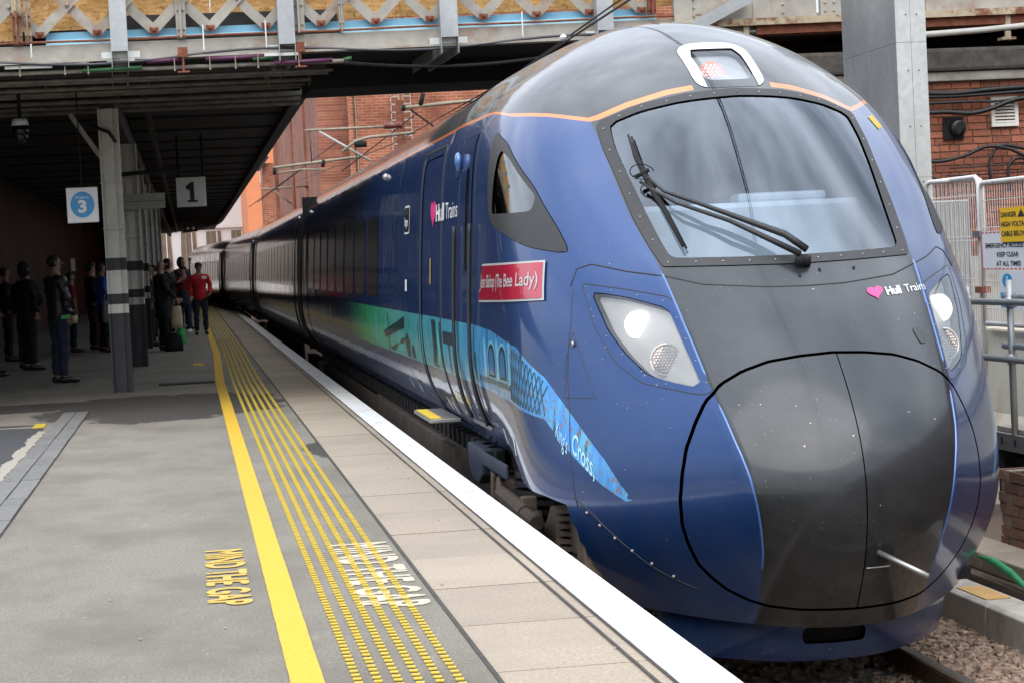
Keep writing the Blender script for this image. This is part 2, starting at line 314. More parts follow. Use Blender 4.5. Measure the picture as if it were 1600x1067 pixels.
# ------------------------------------------------------------------ builders
WL = {}
def tag(o, label=None, cat=None, group=None, kind=None):
    if label: o['label'] = label
    if cat: o['category'] = cat
    if group: o['group'] = group
    if kind: o['kind'] = kind
    return o
def place(o, loc, parent):
    C.objects.link(o); o.parent = parent
    pw = WL[parent.name] if parent else Vector((0, 0, 0))
    o.location = Vector(loc)-pw; WL[o.name] = Vector(loc); return o
def thing(name, label, cat, loc=(0, 0, 0), group=None):
    return tag(place(bpy.data.objects.new(name, None), loc, None), label, cat, group)
def inst(name, mesh, loc, parent=None, rz=0, rot=None):
    o = place(bpy.data.objects.new(name, mesh), loc, parent)
    o.rotation_euler = rot if rot else (0, 0, rz); return o
class MB:
    def __init__(s): s.v, s.f = [], []
    def add(s, vs, fs):
        n = len(s.v); s.v += [tuple(p) for p in vs]; s.f += [tuple(i+n for i in f) for f in fs]; return s
    def box(s, x0, x1, y0, y1, z0, z1, T=None):
        P = [(x, y, z) for z in (z0, z1) for y in (y0, y1) for x in (x0, x1)]
        if T: P = [T(*p) for p in P]
        return s.add(P, [(0, 2, 3, 1), (4, 5, 7, 6), (0, 1, 5, 4), (2, 6, 7, 3), (0, 4, 6, 2), (1, 3, 7, 5)])
    def bar(s, a, b, w, h, up=(0, 0, 1)):
        a, b = Vector(a), Vector(b); d = (b-a).normalized(); sx = d.cross(Vector(up))
        sx = sx.normalized() if sx.length > 1e-4 else Vector((1, 0, 0)); sz = sx.cross(d)
        P = [p+sx*i*w/2+sz*j*h/2 for p in (a, b) for j in (-1, 1) for i in (-1, 1)]
        return s.add(P, [(0, 1, 3, 2), (4, 6, 7, 5), (0, 4, 5, 1), (2, 3, 7, 6), (0, 2, 6, 4), (1, 5, 7, 3)])
    def tube(s, pts, r, n=8, cap=True):
        pts = [Vector(p) for p in pts]; base = len(s.v); prev = None
        rs = r if isinstance(r, (list, tuple)) else [r]*len(pts)
        for i, p in enumerate(pts):
            d = (pts[min(i+1, len(pts)-1)]-pts[max(i-1, 0)]).normalized()
            a = prev if prev is not None else (Vector((0, 0, 1)) if abs(d.z) < .9 else Vector((1, 0, 0)))
            x = (a-d*a.dot(d)).normalized(); y = d.cross(x); prev = x
            s.v += [tuple(p+(x*cos(2*pi*k/n)+y*sin(2*pi*k/n))*rs[i]) for k in range(n)]
        for i in range(len(pts)-1):
            for k in range(n):
                a, b = base+i*n+k, base+i*n+(k+1) % n; s.f.append((a, b, b+n, a+n))
        if cap:
            s.f.append(tuple(base+k for k in reversed(range(n)))); s.f.append(tuple(base+(len(pts)-1)*n+k for k in range(n)))
        return s
    def prism(s, poly, a, b, T=None):       # poly (u,v) swept from w=a to w=b
        n = len(poly); P = [(u, v, a) for u, v in poly]+[(u, v, b) for u, v in poly]
        if T: P = [T(*p) for p in P]
        return s.add(P, [tuple(reversed(range(n))), tuple(range(n, 2*n))]+[(k, (k+1) % n, n+(k+1) % n, n+k) for k in range(n)])
    def ball(s, c, r, sx=1, sy=1, sz=1, nu=10, nv=6):
        c = Vector(c); P = [c+Vector((0, 0, -r*sz))]
        for j in range(1, nv):
            th = -pi/2+pi*j/nv
            P += [c+Vector((r*sx*cos(th)*cos(2*pi*i/nu), r*sy*cos(th)*sin(2*pi*i/nu), r*sz*sin(th))) for i in range(nu)]
        P.append(c+Vector((0, 0, r*sz))); F = [(0, 1+(i+1) % nu, 1+i) for i in range(nu)]
        for j in range(nv-2):
            for i in range(nu): a, b = 1+j*nu+i, 1+j*nu+(i+1) % nu; F.append((a, b, b+nu, a+nu))
        t = len(P)-1; F += [(1+(nv-2)*nu+i, 1+(nv-2)*nu+(i+1) % nu, t) for i in range(nu)]
        return s.add(P, F)
    def mesh(s, name, mat, smooth=False, center=None):
        me = bpy.data.meshes.new(name); c = center or (0, 0, 0)
        me.from_pydata([(a-c[0], b-c[1], d-c[2]) for a, b, d in s.v] if center else s.v, [], s.f)
        if mat: me.materials.append(M[mat])
        if smooth: me.shade_smooth()
        me.update(); return me
    def build(s, name, mat, parent=None, smooth=False, bevel=0):
        o = place(bpy.data.objects.new(name, s.mesh(name, mat, smooth)), (0, 0, 0), parent)
        if bevel:
            b = o.modifiers.new('bevel', 'BEVEL'); b.width = bevel; b.segments = 2; b.limit_method = 'ANGLE'
        return o
def struct(o): o['kind'] = 'structure'; return o
def stuff(o): o['kind'] = 'stuff'; return o
def sphere_tris(c, r): return MB().ball(c, r)
def text(name, s, fn, mat, parent, size=1, sx=1, bold=0, align='LEFT', space=1, fat=0):
    cu = bpy.data.curves.new(name, 'FONT'); cu.body = s; cu.size = size; cu.offset = bold; cu.align_x = align; cu.space_character = space; cu.resolution_u = 3
    o = bpy.data.objects.new(name, cu); C.objects.link(o); dg = bpy.context.evaluated_depsgraph_get()
    me = bpy.data.meshes.new_from_object(o.evaluated_get(dg)); bpy.data.objects.remove(o); bpy.data.curves.remove(cu)
    for v in me.vertices: v.co = fn(v.co.x*sx, v.co.y)
    me.materials.clear(); me.materials.append(M[mat]); me.name = name
    if fat:                                    # thicken thin strokes with slightly shifted copies of the outline
        v0 = [v.co.copy() for v in me.vertices]; f0 = [tuple(p.vertices) for p in me.polygons]; V_, F_ = [], []
        for k, (du, dz) in enumerate(((0, 0), (fat, 0), (-fat, 0), (0, fat*.6), (0, -fat*.6))):
            n_ = len(V_); V_ += [(c.x+dz, c.y+du, c.z+k*.0004) for c in v0]; F_ += [tuple(i+n_ for i in f) for f in f0]
        me = bpy.data.meshes.new(name); me.from_pydata(V_, [], F_); me.materials.append(M[mat])
    return place(bpy.data.objects.new(name, me), (0, 0, 0), parent)
HEART = [(.5+.5*(16*sin(q)**3)/17, .5+(13*cos(q)-5*cos(2*q)-2*cos(3*q)-cos(4*q))/34) for q in [2*pi*i/28 for i in range(28)]]
def decal(name, poly, fn, mat, parent):
    n = len(poly); cx = sum(p[0] for p in poly)/n; cy = sum(p[1] for p in poly)/n
    vs = [fn(cx, cy)]; fs = []
    for k in (.34, .67, 1): vs += [fn(cx+(u-cx)*k, cy+(v-cy)*k) for u, v in poly]
    for i in range(n):
        j = (i+1) % n; fs.append((0, 1+i, 1+j))
        for k in range(2): fs.append((1+k*n+i, 1+(k+1)*n+i, 1+(k+1)*n+j, 1+k*n+j))
    return MB().add(vs, fs).build(name, mat, parent)
# ------------------------------------------------------------------ leading vehicle: nose surface
XC = 3.22; HY, HZ = 15.5, -.30; PHI0 = -.04
AZ = np.array([[-1.0,1.05],[-.6,1.18],[-.3,1.27],[0,1.34],[.3,1.38],[.8,1.39],[1.2,1.375],[1.6,1.35],[2.0,1.32],[2.3,1.28],[2.5,1.2],[2.9,1.0]])
AB = np.array([[-.4,.9],[.1,1.1],[.3,1.265],[.5,1.35],[.65,1.378],[.8,1.39],[1.2,1.375],[1.6,1.35],[2.0,1.32],[2.3,1.28],[2.5,1.2],[2.9,1.0]])
CP = np.array([[10.62,-.82],[10.4,-.6],[10.19,-.37],[10.02,-.1],[9.97,.12],[9.97,.3],[10.05,.5],[10.2,.7],[10.38,.88],[10.62,1.1],[10.95,1.36],[11.45,1.85],[12.0,2.33],[12.5,2.62],[13.1,2.79],[14.0,2.875],[15.5,2.9]])
RP = np.array([[10.75,-.82,.42],[10.6,-.6,.43],[10.36,-.306,.443],[10.18,-.087,.462],[10.07,.122,.498],[10.09,.306,.532],[10.18,.476,.576],[10.35,.642,.609],[10.53,.813,.64],[10.73,.992,.662],[10.93,1.177,.687],[11.16,1.369,.71],[11.45,1.552,.749],[11.72,1.752,.777],[12.02,1.972,.792],[12.37,2.2,.807],[12.81,2.425,.84],[13.3,2.62,.88],[14.1,2.76,.86],[15.5,2.79,.72]])
KN = np.array([-.11,0,.12,.25,.42,.7,1.1,pi/2])
PAR = np.array([[1.72,.46],[1.598,.494],[1.735,.6],[1.354,.594],[.905,.477],[.594,.431],[.528,.399],[.567,.315]])
SOFT = .15
def polar(P): y, z = HY-P[:, 0], P[:, 1]-HZ; return np.arctan2(z, y), np.hypot(y, z)
cphi, cd = polar(CP); rphi, rd = polar(RP)
for c_, b1, b2 in zip((.75, 1.0, 1.2, 1.45), (-.002, .048, .113, -.018), (.032, -.034, -.08, -.018)):
    cd = cd+b1*np.exp(-((cphi-c_)/.15)**2); rd = rd+b2*np.exp(-((rphi-c_)/.15)**2)
def si(x, xp, fp):
    x = np.clip(x, xp[0], xp[-1]); mm = np.gradient(fp, xp); i = np.clip(np.searchsorted(xp, x)-1, 0, len(xp)-2); h = xp[i+1]-xp[i]; t = (x-xp[i])/h
    return (2*t**3-3*t**2+1)*fp[i]+(t**3-2*t**2+t)*h*mm[i]+(-2*t**3+3*t**2)*fp[i+1]+(t**3-t**2)*h*mm[i+1]
def AM(z, Y):
    w = np.clip((np.asarray(Y)-11.9)/2.1, 0, 1); w = w*w*(3-2*w)
    return np.interp(z, AZ[:, 0], AZ[:, 1])*(1-w)+np.interp(z, AB[:, 0], AB[:, 1])*w
def nose_grid(nphi=250, n1=20, n2=46, n3=56):
    ph = np.linspace(PHI0, pi/2, nphi); rows = []
    dc, dr, ar = si(ph, cphi, cd), si(ph, rphi, rd), si(ph, rphi, RP[:, 2]); L, s = si(ph, KN, PAR[:, 0]), si(ph, KN, PAR[:, 1])
    for k in range(nphi):
        ds = dr[k]-L[k]; sp, cp = sin(ph[k]), cos(ph[k]); A = AM(HZ+ds*sp, HY-ds*cp)
        a1 = np.linspace(0, ar[k], n1, endpoint=False); d1 = dc[k]+(dr[k]-dc[k])*(a1/ar[k])**2
        tt = np.sin(np.linspace(0, pi/2, n2)); a2 = ar[k]+(A-ar[k])*tt
        d2 = dr[k]-L[k]*(s[k]*tt+(1-s[k])*(1-np.sqrt(np.maximum(0, 1-tt**2))))
        d3 = np.linspace(ds, .05, n3)[1:]; a3 = AM(HZ+d3*sp, HY-d3*cp)
        a, d = np.r_[a1, a2, a3], np.r_[d1, d2, d3]
        # soften the turn from nose to flank
        q_ = np.c_[a2, d2].tolist()+np.c_[a3, d3].tolist(); q_ = np.array(q_); sl0 = np.r_[0, np.cumsum(np.hypot(*np.diff(q_, axis=0).T))]
        uu = np.linspace(0, sl0[-1], 240); P_ = np.c_[np.interp(uu, sl0, q_[:, 0]), np.interp(uu, sl0, q_[:, 1])]; stp = uu[1]
        sg_ = SOFT/stp; w_ = np.exp(-.5*(np.arange(-int(3*sg_), int(3*sg_)+1)/sg_)**2); w_ /= w_.sum(); h_ = len(w_)//2
        for c__ in (0, 1):
            col = P_[:, c__]; ext = np.r_[2*col[0]-col[h_:0:-1], col, 2*col[-1]-col[-2:-h_-2:-1]]; P_[:, c__] = np.convolve(ext, w_, 'valid')
        n_ = n2+len(d3); ss = np.linspace(0, 1, n_)**1.0*sl0[-1]
        a, d = np.r_[a1, np.interp(ss, uu, P_[:, 0])], np.r_[d1, np.interp(ss, uu, P_[:, 1])]
        half = np.c_[a, HY-d*cp, HZ+d*sp]; left = half[:0:-1]*np.array([-1, 1, 1])
        rows.append(np.r_[left, half])
    R_ = np.array(rows)                       # and smooth gently from row to row
    sg_ = 5.; w_ = np.exp(-.5*(np.arange(-15, 16)/sg_)**2); w_ /= w_.sum(); E_ = np.concatenate([2*R_[:1]-R_[15:0:-1], R_, 2*R_[-1:]-R_[-2:-17:-1]])
    return sum(w_[i]*E_[i:i+len(R_)] for i in range(31))
def grid_tris(G):
    n, m_ = G.shape[:2]; idx = np.arange(n*m_).reshape(n, m_)
    a, b, c, d = idx[:-1, :-1].ravel(), idx[:-1, 1:].ravel(), idx[1:, 1:].ravel(), idx[1:, :-1].ravel()
    return G.reshape(-1, 3), np.r_[np.c_[a, b, c], np.c_[a, c, d]]
def vnormals(V, T):
    fn = np.cross(V[T[:, 1]]-V[T[:, 0]], V[T[:, 2]]-V[T[:, 0]]); Nn = np.zeros_like(V)
    for i in range(3): np.add.at(Nn, T[:, i], fn)
    Nn /= np.linalg.norm(Nn, axis=1)[:, None]+1e-12; return Nn
class Surf:                                   # triangles + normals, clipped by scalar fields
    def __init__(s, V, Nn, T): s.V, s.N, s.T = V, Nn, T
    def clip(s, f):
        fv = f(s.V) if callable(f) else f
        fv = np.where(np.abs(fv) < 1e-7, 1e-7, fv); ins = fv > 0; cnt = ins[s.T].sum(1)
        keep = [s.T[cnt == 3]]; V, Nn = [s.V], [s.N]; base = len(s.V); cache = {}; nv, nn, nt_ = [], [], []
        def cut(i, j):
            k = (min(i, j), max(i, j))
            if k not in cache:
                t = fv[i]/(fv[i]-fv[j]); cache[k] = base+len(nv); nv.append(s.V[i]+(s.V[j]-s.V[i])*t); nn.append(s.N[i]+(s.N[j]-s.N[i])*t)
            return cache[k]
        for tri in s.T[(cnt == 1) | (cnt == 2)]:
            poly = []
            for q in range(3):
                i, j = int(tri[q]), int(tri[(q+1) % 3])
                if ins[i]: poly.append(i)
                if ins[i] != ins[j]: poly.append(cut(i, j))
            for q in range(1, len(poly)-1): nt_.append((poly[0], poly[q], poly[q+1]))
        if nv: V.append(np.array(nv)); Nn.append(np.array(nn)); keep.append(np.array(nt_))
        V, Nn, T = np.vstack(V), np.vstack(Nn), np.vstack(keep)
        u, inv = np.unique(T, return_inverse=True); return Surf(V[u], Nn[u], inv.reshape(T.shape))
    def offset(s, d): return Surf(s.V+s.N*d, s.N, s.T)
    def build(s, name, mat, parent, x0=0., attrs=True, thick=0):
        Nn = s.N/(np.linalg.norm(s.N, axis=1)[:, None]+1e-12); V0_ = s.V; T = s.T; nt = len(T)
        if thick:                              # a rim turned inwards along every cut edge
            e = np.concatenate([T[:, [0, 1]], T[:, [1, 2]], T[:, [2, 0]]]); key = np.sort(e, 1); _, inv, cnt = np.unique(key, axis=0, return_inverse=True, return_counts=True)
            be = e[cnt[inv.ravel()] == 1]; p, q = V0_[be[:, 0]], V0_[be[:, 1]]; pi_, qi_ = p-Nn[be[:, 0]]*thick, q-Nn[be[:, 1]]*thick; n0 = len(V0_); k = len(be); ar_ = np.arange(k)
            rn = np.cross(Nn[be[:, 0]], q-p); rn /= np.linalg.norm(rn, axis=1)[:, None]+1e-12
            V0_ = np.r_[V0_, p, q, pi_, qi_]; Nn = np.r_[Nn, rn, rn, rn, rn]; T = np.r_[T, np.c_[n0+ar_, n0+2*k+ar_, n0+k+ar_], np.c_[n0+k+ar_, n0+2*k+ar_, n0+3*k+ar_]]
        V = V0_+np.array([x0, 0, 0])
        me = bpy.data.meshes.new(name); me.from_pydata(V.tolist(), [], T.tolist()); me.materials.append(M[mat]); me.shade_smooth()
        me.normals_split_custom_set_from_vertices(Nn.tolist())
        if attrs:
            for an, fn in ATTR.items():
                a = me.attributes.new(an, 'FLOAT', 'POINT'); a.data.foreach_set('value', fn(V0_).astype(np.float32))
        o = place(bpy.data.objects.new(name, me), (0, 0, 0), parent)
        if thick:
            me.materials.append(M['black']); mi = np.zeros(len(T), np.int32); mi[nt:] = 1; me.polygons.foreach_set('material_index', mi)
        return o
def phi_of(V): return np.arctan2(V[:, 2]-HZ, np.maximum(HY-V[:, 1], 1e-3))
def f_ridge(V):
    ar = si(phi_of(V), rphi, RP[:, 2]); return np.where(V[:, 1] > 13.6, 1., np.abs(V[:, 0])-ar)
def f_or(V):
    a = np.abs(V[:, 0]); z = np.interp(a, [0,.245,.39,.606,.8,.88,.994,1.157,1.205], [2.392,2.388,2.368,2.312,2.238,2.262,2.30,2.34,2.40])
    w = np.clip((V[:, 1]-13.4)/.7, 0, 1); z = z*(1-w)+2.40*w
    return (V[:, 2]-z)*np.where(a < .8, .8, 1)
def f_liv(V):
    top = np.interp(V[:, 1], [10.80,11.0,11.325,11.64,12.07,13.0,13.9,99], [.15,.342,.567,.769,.93,1.0,1.02,1.05])
    bot = np.interp(V[:, 1], [10.84,11.034,11.295,11.6,12.27,13.8,99], [.135,.22,.36,.539,.60,.624,.63])
    return np.where(V[:, 1] < 10.8, -1, np.minimum(top-V[:, 2], V[:, 2]-bot))
ATTR = {'ridge': f_ridge, 'orl': f_or, 'liv': f_liv, 'nolamp': lambda V: np.abs(V[:, 0])-.235}
def poly_sd(poly, rounded=0):                 # signed distance, positive inside, in (p,q)
    P = np.array(poly, float)
    def f(p, q):
        d = np.full(p.shape, 1e9); inside = np.zeros(p.shape, bool); n = len(P)
        for i in range(n):
            a, b = P[i], P[(i+1) % n]; ex, ey = b-a; wx, wy = p-a[0], q-a[1]
            t = np.clip((wx*ex+wy*ey)/(ex*ex+ey*ey+1e-12), 0, 1); d = np.minimum(d, np.hypot(wx-ex*t, wy-ey*t))
            c = ((a[1] <= q) & (b[1] > q)) | ((b[1] <= q) & (a[1] > q)); xi = a[0]+(q-a[1])/(ey if abs(ey) > 1e-12 else 1e-12)*ex
            inside ^= c & (p < xi)
        return np.where(inside, d, -d)-rounded
    return f
def round_poly(P, r, n=5):
    out_ = []; k = len(P)
    for i in range(k):
        p, a, b = np.array(P[i], float), np.array(P[i-1], float), np.array(P[(i+1) % k], float)
        u, v = a-p, b-p; lu, lv = np.linalg.norm(u), np.linalg.norm(v); rr = min(r, lu*.45, lv*.45)
        s_, e_ = p+u/lu*rr, p+v/lv*rr
        for t in np.linspace(0, 1, n): out_.append(tuple((1-t)**2*s_+2*t*(1-t)*p+t*t*e_))
    return out_
def front(poly, sym=False, ymax=14.):
    g = poly_sd(poly)
    def f(V):
        x = -np.abs(V[:, 0]) if sym else V[:, 0]
        return np.where(V[:, 1] < ymax, g(x, V[:, 2]), -1.)
    return f
def side(poly, both=False):
    g = poly_sd(poly)
    def f(V): return np.where((V[:, 0] < -.5) | (both & (V[:, 0] > .5)), g(V[:, 1], V[:, 2]), -1.)
    return f
hl = [(0,.885),(-.17,.876),(-.333,.855),(-.466,.813),(-.583,.752),(-.66,.67),(-.715,.563),(-.766,.433),(-.792,.301),(-.804,.169),(-.793,.036),(-.761,-.067),(-.712,-.171),(-.653,-.239),(-.579,-.306),(-.481,-.359),(-.398,-.386),(-.258,-.401),(0,-.404)]
HATCH = front(hl+[(-x, z) for x, z in hl[-2:0:-1]])
gl = [(0,2.322),(-.2,2.313),(-.345,2.301),(-.556,2.262),(-.727,2.20),(-.735,2.05),(-.72,1.90),(-.69,1.686),(-.66,1.50),(-.64,1.40),(-.571,1.396),(-.316,1.388),(0,1.384)]
GLASS = front(round_poly(gl+[(-x, z) for x, z in gl[-2:0:-1]], .04))
fr = [(0,2.368),(-.292,2.352),(-.542,2.307),(-.788,2.216),(-.795,2.05),(-.777,1.90),(-.755,1.63),(-.72,1.45),(-.69,1.355),(-.363,1.345),(0,1.338)]
FRAME = front(fr+[(-x, z) for x, z in fr[-2:0:-1]])
LAMPO = front(round_poly([(-.21,2.38),(-.215,2.66),(-.12,2.70),(.12,2.70),(.215,2.66),(.21,2.38)], .07), ymax=14)
LAMPI = front(round_poly([(-.155,2.43),(-.155,2.655),(.155,2.655),(.155,2.43)], .06))
LAMPU = front([(-.155,2.30),(-.155,2.60),(-.13,2.65),(.13,2.65),(.155,2.60),(.155,2.30)])
HEAD = front(round_poly([(-1.03,1.236),(-.871,1.195),(-.723,1.136),(-.695,.945),(-.662,.738),(-.771,.765),(-.866,.80),(-.939,.913),(-.99,1.03)], .03), True)
HEADF = front(round_poly([(-1.065,1.285),(-.874,1.243),(-.696,1.195),(-.655,1.03),(-.632,.865),(-.617,.72),(-.673,.70),(-.894,.755),(-.985,.86),(-1.05,1.06)], .03), True)
CABW = side(round_poly([(13.02,2.12),(12.80,2.05),(12.29,1.80),(12.25,1.71),(12.5,1.71),(12.98,1.72)], .06), True)
CABF = side(round_poly([(13.30,2.25),(12.94,2.15),(12.36,1.86),(11.94,1.59),(11.75,1.45),(12.12,1.50),(12.5,1.58),(13.0,1.66),(13.16,1.76)], .08), True)
CREW = side([(13.93,.33),(13.93,2.22),(13.88,2.27),(14.45,2.27),(14.50,2.22),(14.50,.33)])
CREWW = side(round_poly([(14.05,1.37),(14.05,2.06),(14.22,2.06),(14.22,1.37)], .07))
PDOOR = side([(15.70,.22),(15.70,2.24),(16.96,2.24),(16.96,.22)])

G = nose_grid(); last = G[-1]
ys = np.arange(15.6, 35.05, .2)
BODY_G = np.concatenate([G, np.array([np.c_[last[:, 0], np.full(len(last), y), last[:, 2]] for y in ys])])
V0, T0 = grid_tris(BODY_G); N0 = vnormals(V0, T0)
if N0[np.argmin(V0[:, 1])][1] > 0: T0 = T0[:, ::-1]; N0 = -N0
full = Surf(V0, N0, T0)
BVH = BVHTree.FromPolygons((V0+np.array([XC, 0, 0])).tolist(), T0.tolist())
def onf(a, z, off=.003):                       # point on the nose seen from the front
    l, n, i, d = BVH.ray_cast(Vector((XC+a, 5, z)), Vector((0, 1, 0)));
    if l is None: l, n = Vector((XC+a, 12.5, z)), Vector((0, -1, 0))
    if n.y > 0: n = -n
    return l+n*off
def ons(y, z, off=.003):                       # point on the platform side of the body
    l, n, i, d = BVH.ray_cast(Vector((0, y, z)), Vector((1, 0, 0)))
    if l is None: l, n = Vector((XC-1.39, y, z)), Vector((-1, 0, 0))
    if n.x > 0: n = -n
    return l+n*off
zb = lambda V: V[:, 2]-np.where(V[:, 0] > 0, np.interp(V[:, 1], [9, 11.0, 12.15, 12.45, 12.9, 13.6, 99], [-.52, -.50, -.44, -.08, .02, .10, .10]), np.interp(V[:, 1], [11.22, 11.30, 11.33, 11.6, 13, 15], [-.52, -.30, .08, .11, .14, .15]))
body = full.clip(zb)

TR = thing('train_power_car', 'dark blue streamlined leading train car with graphite nose and red name plate, nearest the camera', 'train', (XC, 10.5, -.915))
g = .007
shell = body.clip(lambda V: -HATCH(V)-g).clip(lambda V: -FRAME(V)-.003).clip(lambda V: -HEAD(V)-.004).clip(lambda V: -CABF(V)-.003).clip(lambda V: -LAMPO(V)-.003)
shell.clip(lambda V: -PDOOR(V)-.006).build('body_shell', 'train_paint', TR, XC, thick=.03)
body.clip(PDOOR).offset(-.006).build('passenger_door', 'train_paint', TR, XC, thick=.02)
for sgn, nm in ((-1, 'left'), (1, 'right')):
    o = full.clip(lambda V: HATCH(V)-g).clip(lambda V: sgn*(V[:, 0]-.02)-.003).build('coupler_cover', 'train_paint', TR, XC, thick=.03)
full.clip(lambda V: FRAME(V)).clip(lambda V: -GLASS(V)).offset(.004).build('windscreen_frame', 'rubber', TR, XC, thick=.02)
WS = full.clip(GLASS).offset(-.004).build('windscreen', 'windscreen_glass', TR, XC)
for sg in (-1, 1):
    hs = body.clip(lambda V: V[:, 0]*sg-.3)
    hs.clip(CABF).clip(lambda V: -CABW(V)).offset(.003).build('side_window_frame', 'rubber', TR, XC, thick=.02)
    hs.clip(CABW).offset(-.006).build('side_window', 'side_glass', TR, XC)
cdoor = body.clip(CREW).clip(lambda V: -CREWW(V)).offset(.006).build('crew_door', 'train_paint', TR, XC, thick=.006)
body.clip(CREWW).offset(.003).build('door_window', 'black_gloss', cdoor, XC)
full.clip(LAMPO).clip(lambda V: -LAMPU(V)).offset(.004).build('marker_light_surround', 'white_plastic', TR, XC)
full.clip(LAMPO).clip(LAMPU).clip(lambda V: -LAMPI(V)).build('marker_light_frame', 'train_paint', TR, XC)
ml = full.clip(LAMPI).offset(-.004).build('marker_light', 'lens_glass', TR, XC)
full.clip(LAMPI).offset(-.05).build('lamp_housing', 'cab_grey', ml, XC)
# dark liner so the gaps read as gaps
near = full.clip(zb).clip(lambda V: 15-V[:, 1])
near.clip(lambda V: -GLASS(V)-.005).clip(lambda V: -HEAD(V)-.002).clip(lambda V: -CABW(V)-.002).clip(lambda V: -LAMPO(V)).offset(-.07).build('inner_liner', 'black', TR, XC, attrs=False)
# head lamps
for sgn in (-1, 1):
    lens = full.clip(lambda V: np.where(V[:, 0]*sgn > 0, HEAD(V), -1)).offset(-.002)
    L_ = lens.build('headlight', 'lens_glass', TR, XC)
    lens.offset(-.05).build('lamp_housing', 'housing', L_, XC)
    def disc(mb, c, n, r, k=20, lift=0):
        c, n = Vector(c), Vector(n).normalized(); x = n.cross(Vector((0, 0, 1))).normalized(); y = x.cross(n)
        for (r0, h0), (r1, h1) in zip(((r*1.06, -.05), (r, .0)), ((r, .0), (r*.01, .012))):
            P = [c+n*h0+(x*cos(q)+y*sin(q))*r0 for q in np.linspace(0, 2*pi, k, endpoint=False)]+[c+n*h1+(x*cos(q)+y*sin(q))*r1 for q in np.linspace(0, 2*pi, k, endpoint=False)]
            mb.add(P, [(i, (i+1) % k, k+(i+1) % k, k+i) for i in range(k)])
    nrm = Vector((-.35*(-sgn)*-1, -1, .25)) if False else Vector((sgn*.35, -1, .2)).normalized()
    p1 = onf(sgn*.872, 1.07, -.03); p2 = onf(sgn*.79, .885, -.03)
    mb = MB(); disc(mb, p1, nrm, .075); mb.build('lamp', 'lamp_lit', L_, True)
    mb = MB(); disc(mb, p2, nrm, .078); mb.build('lamp', 'led_dim', L_, True)
    x = nrm.cross(Vector((0, 0, 1))).normalized(); y = x.cross(nrm)
    for pc, rr in ((p2, .082),): MB().tube([pc+nrm*.004+(x*cos(q)+y*sin(q))*rr for q in np.linspace(0, 2*pi, 33)], .005, 6).build('bezel', 'housing', L_, True)
    mb = MB()
    for i in range(-4, 5):
        for j in range(-4, 5):
            q = x*(i+.5*(j % 2))*.017+y*j*.015
            if q.length < .068: mb.ball(p2+nrm*.008+q, .0055, nu=6, nv=4)
    stuff(mb.build('led_array', 'print_white', L_, True))
mb = MB(); c = onf(-.07, 2.52, -.035); nrm = Vector((0, -1, .55)).normalized(); x = Vector((1, 0, 0)); y = x.cross(nrm)
mb2 = MB()
mb.tube([c-nrm*.04, c+nrm*.002], .078, 24)
for i in range(-5, 6):
    for j in range(-5, 6):
        q = x*(i+.5*(j % 2))*.026+y*j*.024
        if q.length < .068: mb2.ball(c+nrm*.006+q, .006, nu=6, nv=4)
mb.build('lamp', 'led_red', ml); stuff(mb2.build('led_array', 'led_point', ml, True))
# frame screws
mb = MB()
def along(P, step):
    P = [np.array(p, float) for p in P]; o_ = []; acc = 0
    for a, b in zip(P[:-1], P[1:]):
        L = np.linalg.norm(b-a); t = (step-acc) if acc else 0
        while t < L: o_.append(a+(b-a)*t/L); t += step
        acc = L-(t-step)
    return o_
fl = [((a+c)/2, (b+d)/2) for (a, b), (c, d) in zip([(0,2.345),(-.292,2.328),(-.542,2.288),(-.757,2.206),(-.765,2.05),(-.748,1.90),(-.722,1.65),(-.69,1.47),(-.663,1.376),(-.363,1.367),(0,1.361)], [(0,2.345),(-.292,2.328),(-.542,2.288),(-.757,2.206),(-.765,2.05),(-.748,1.90),(-.722,1.65),(-.69,1.47),(-.663,1.376),(-.363,1.367),(0,1.361)])]
for sgn in (-1, 1):
    for a, z in along(fl, .135): mb.ball(onf(a*-sgn, z, .004), .006, nu=6, nv=4)
    for P in ([(-1.05,1.265),(-.874,1.22),(-.705,1.168),(-.675,.97),(-.645,.78),(-.63,.725)], [(-1.04,1.1),(-1.0,.99),(-.93,.86),(-.84,.765),(-.70,.722)]):
        for a, z in along(P, .11): mb.ball(onf(a*-sgn, z, .001), .0045, nu=6, nv=4)
stuff(mb.build('frame_screws', 'alloy', TR, True))
# seams
def seam(P, fn, mb, r=.005, off=-.001):
    pts = []
    for a, b in zip(P[:-1], P[1:]):
        n = max(2, int(math.dist(a, b)/.04)); pts += [fn(a[0]+(b[0]-a[0])*k/n, a[1]+(b[1]-a[1])*k/n, off) for k in range(n)]
    pts.append(fn(*P[-1], off)); mb.tube(pts, r, 6)
mb = MB()
sl = [(0,1.222),(-.209,1.226),(-.521,1.254),(-.693,1.305),(-.856,1.34),(-1.0,1.388),(-1.07,1.365),(-1.115,1.27)]
seam([(-x, z) for x, z in sl[::-1]][:-1]+sl, onf, mb)
hf = round_poly([(-1.065,1.285),(-.874,1.243),(-.696,1.195),(-.655,1.03),(-.632,.865),(-.617,.72),(-.673,.70),(-.894,.755),(-.985,.86),(-1.05,1.06)], .03)
for sg in (1, -1): seam([(x*sg, z) for x, z in hf+[hf[0]]], onf, mb, .0035)
seam([(11.59,1.26),(11.51,1.08),(11.43,.77),(11.36,.6),(11.29,.29),(11.25,.08)], ons, mb, .004)
seam([(11.28,.13),(11.21,.10),(11.10,.03),(11.02,-.04),(10.93,-.124),(10.85,-.21),(10.76,-.27),(10.66,-.32)], ons, mb, .005)
seam([(11.47,1.02),(11.17,.67),(11.42,.665),(11.47,.85),(11.47,1.02)], ons, mb, .003)
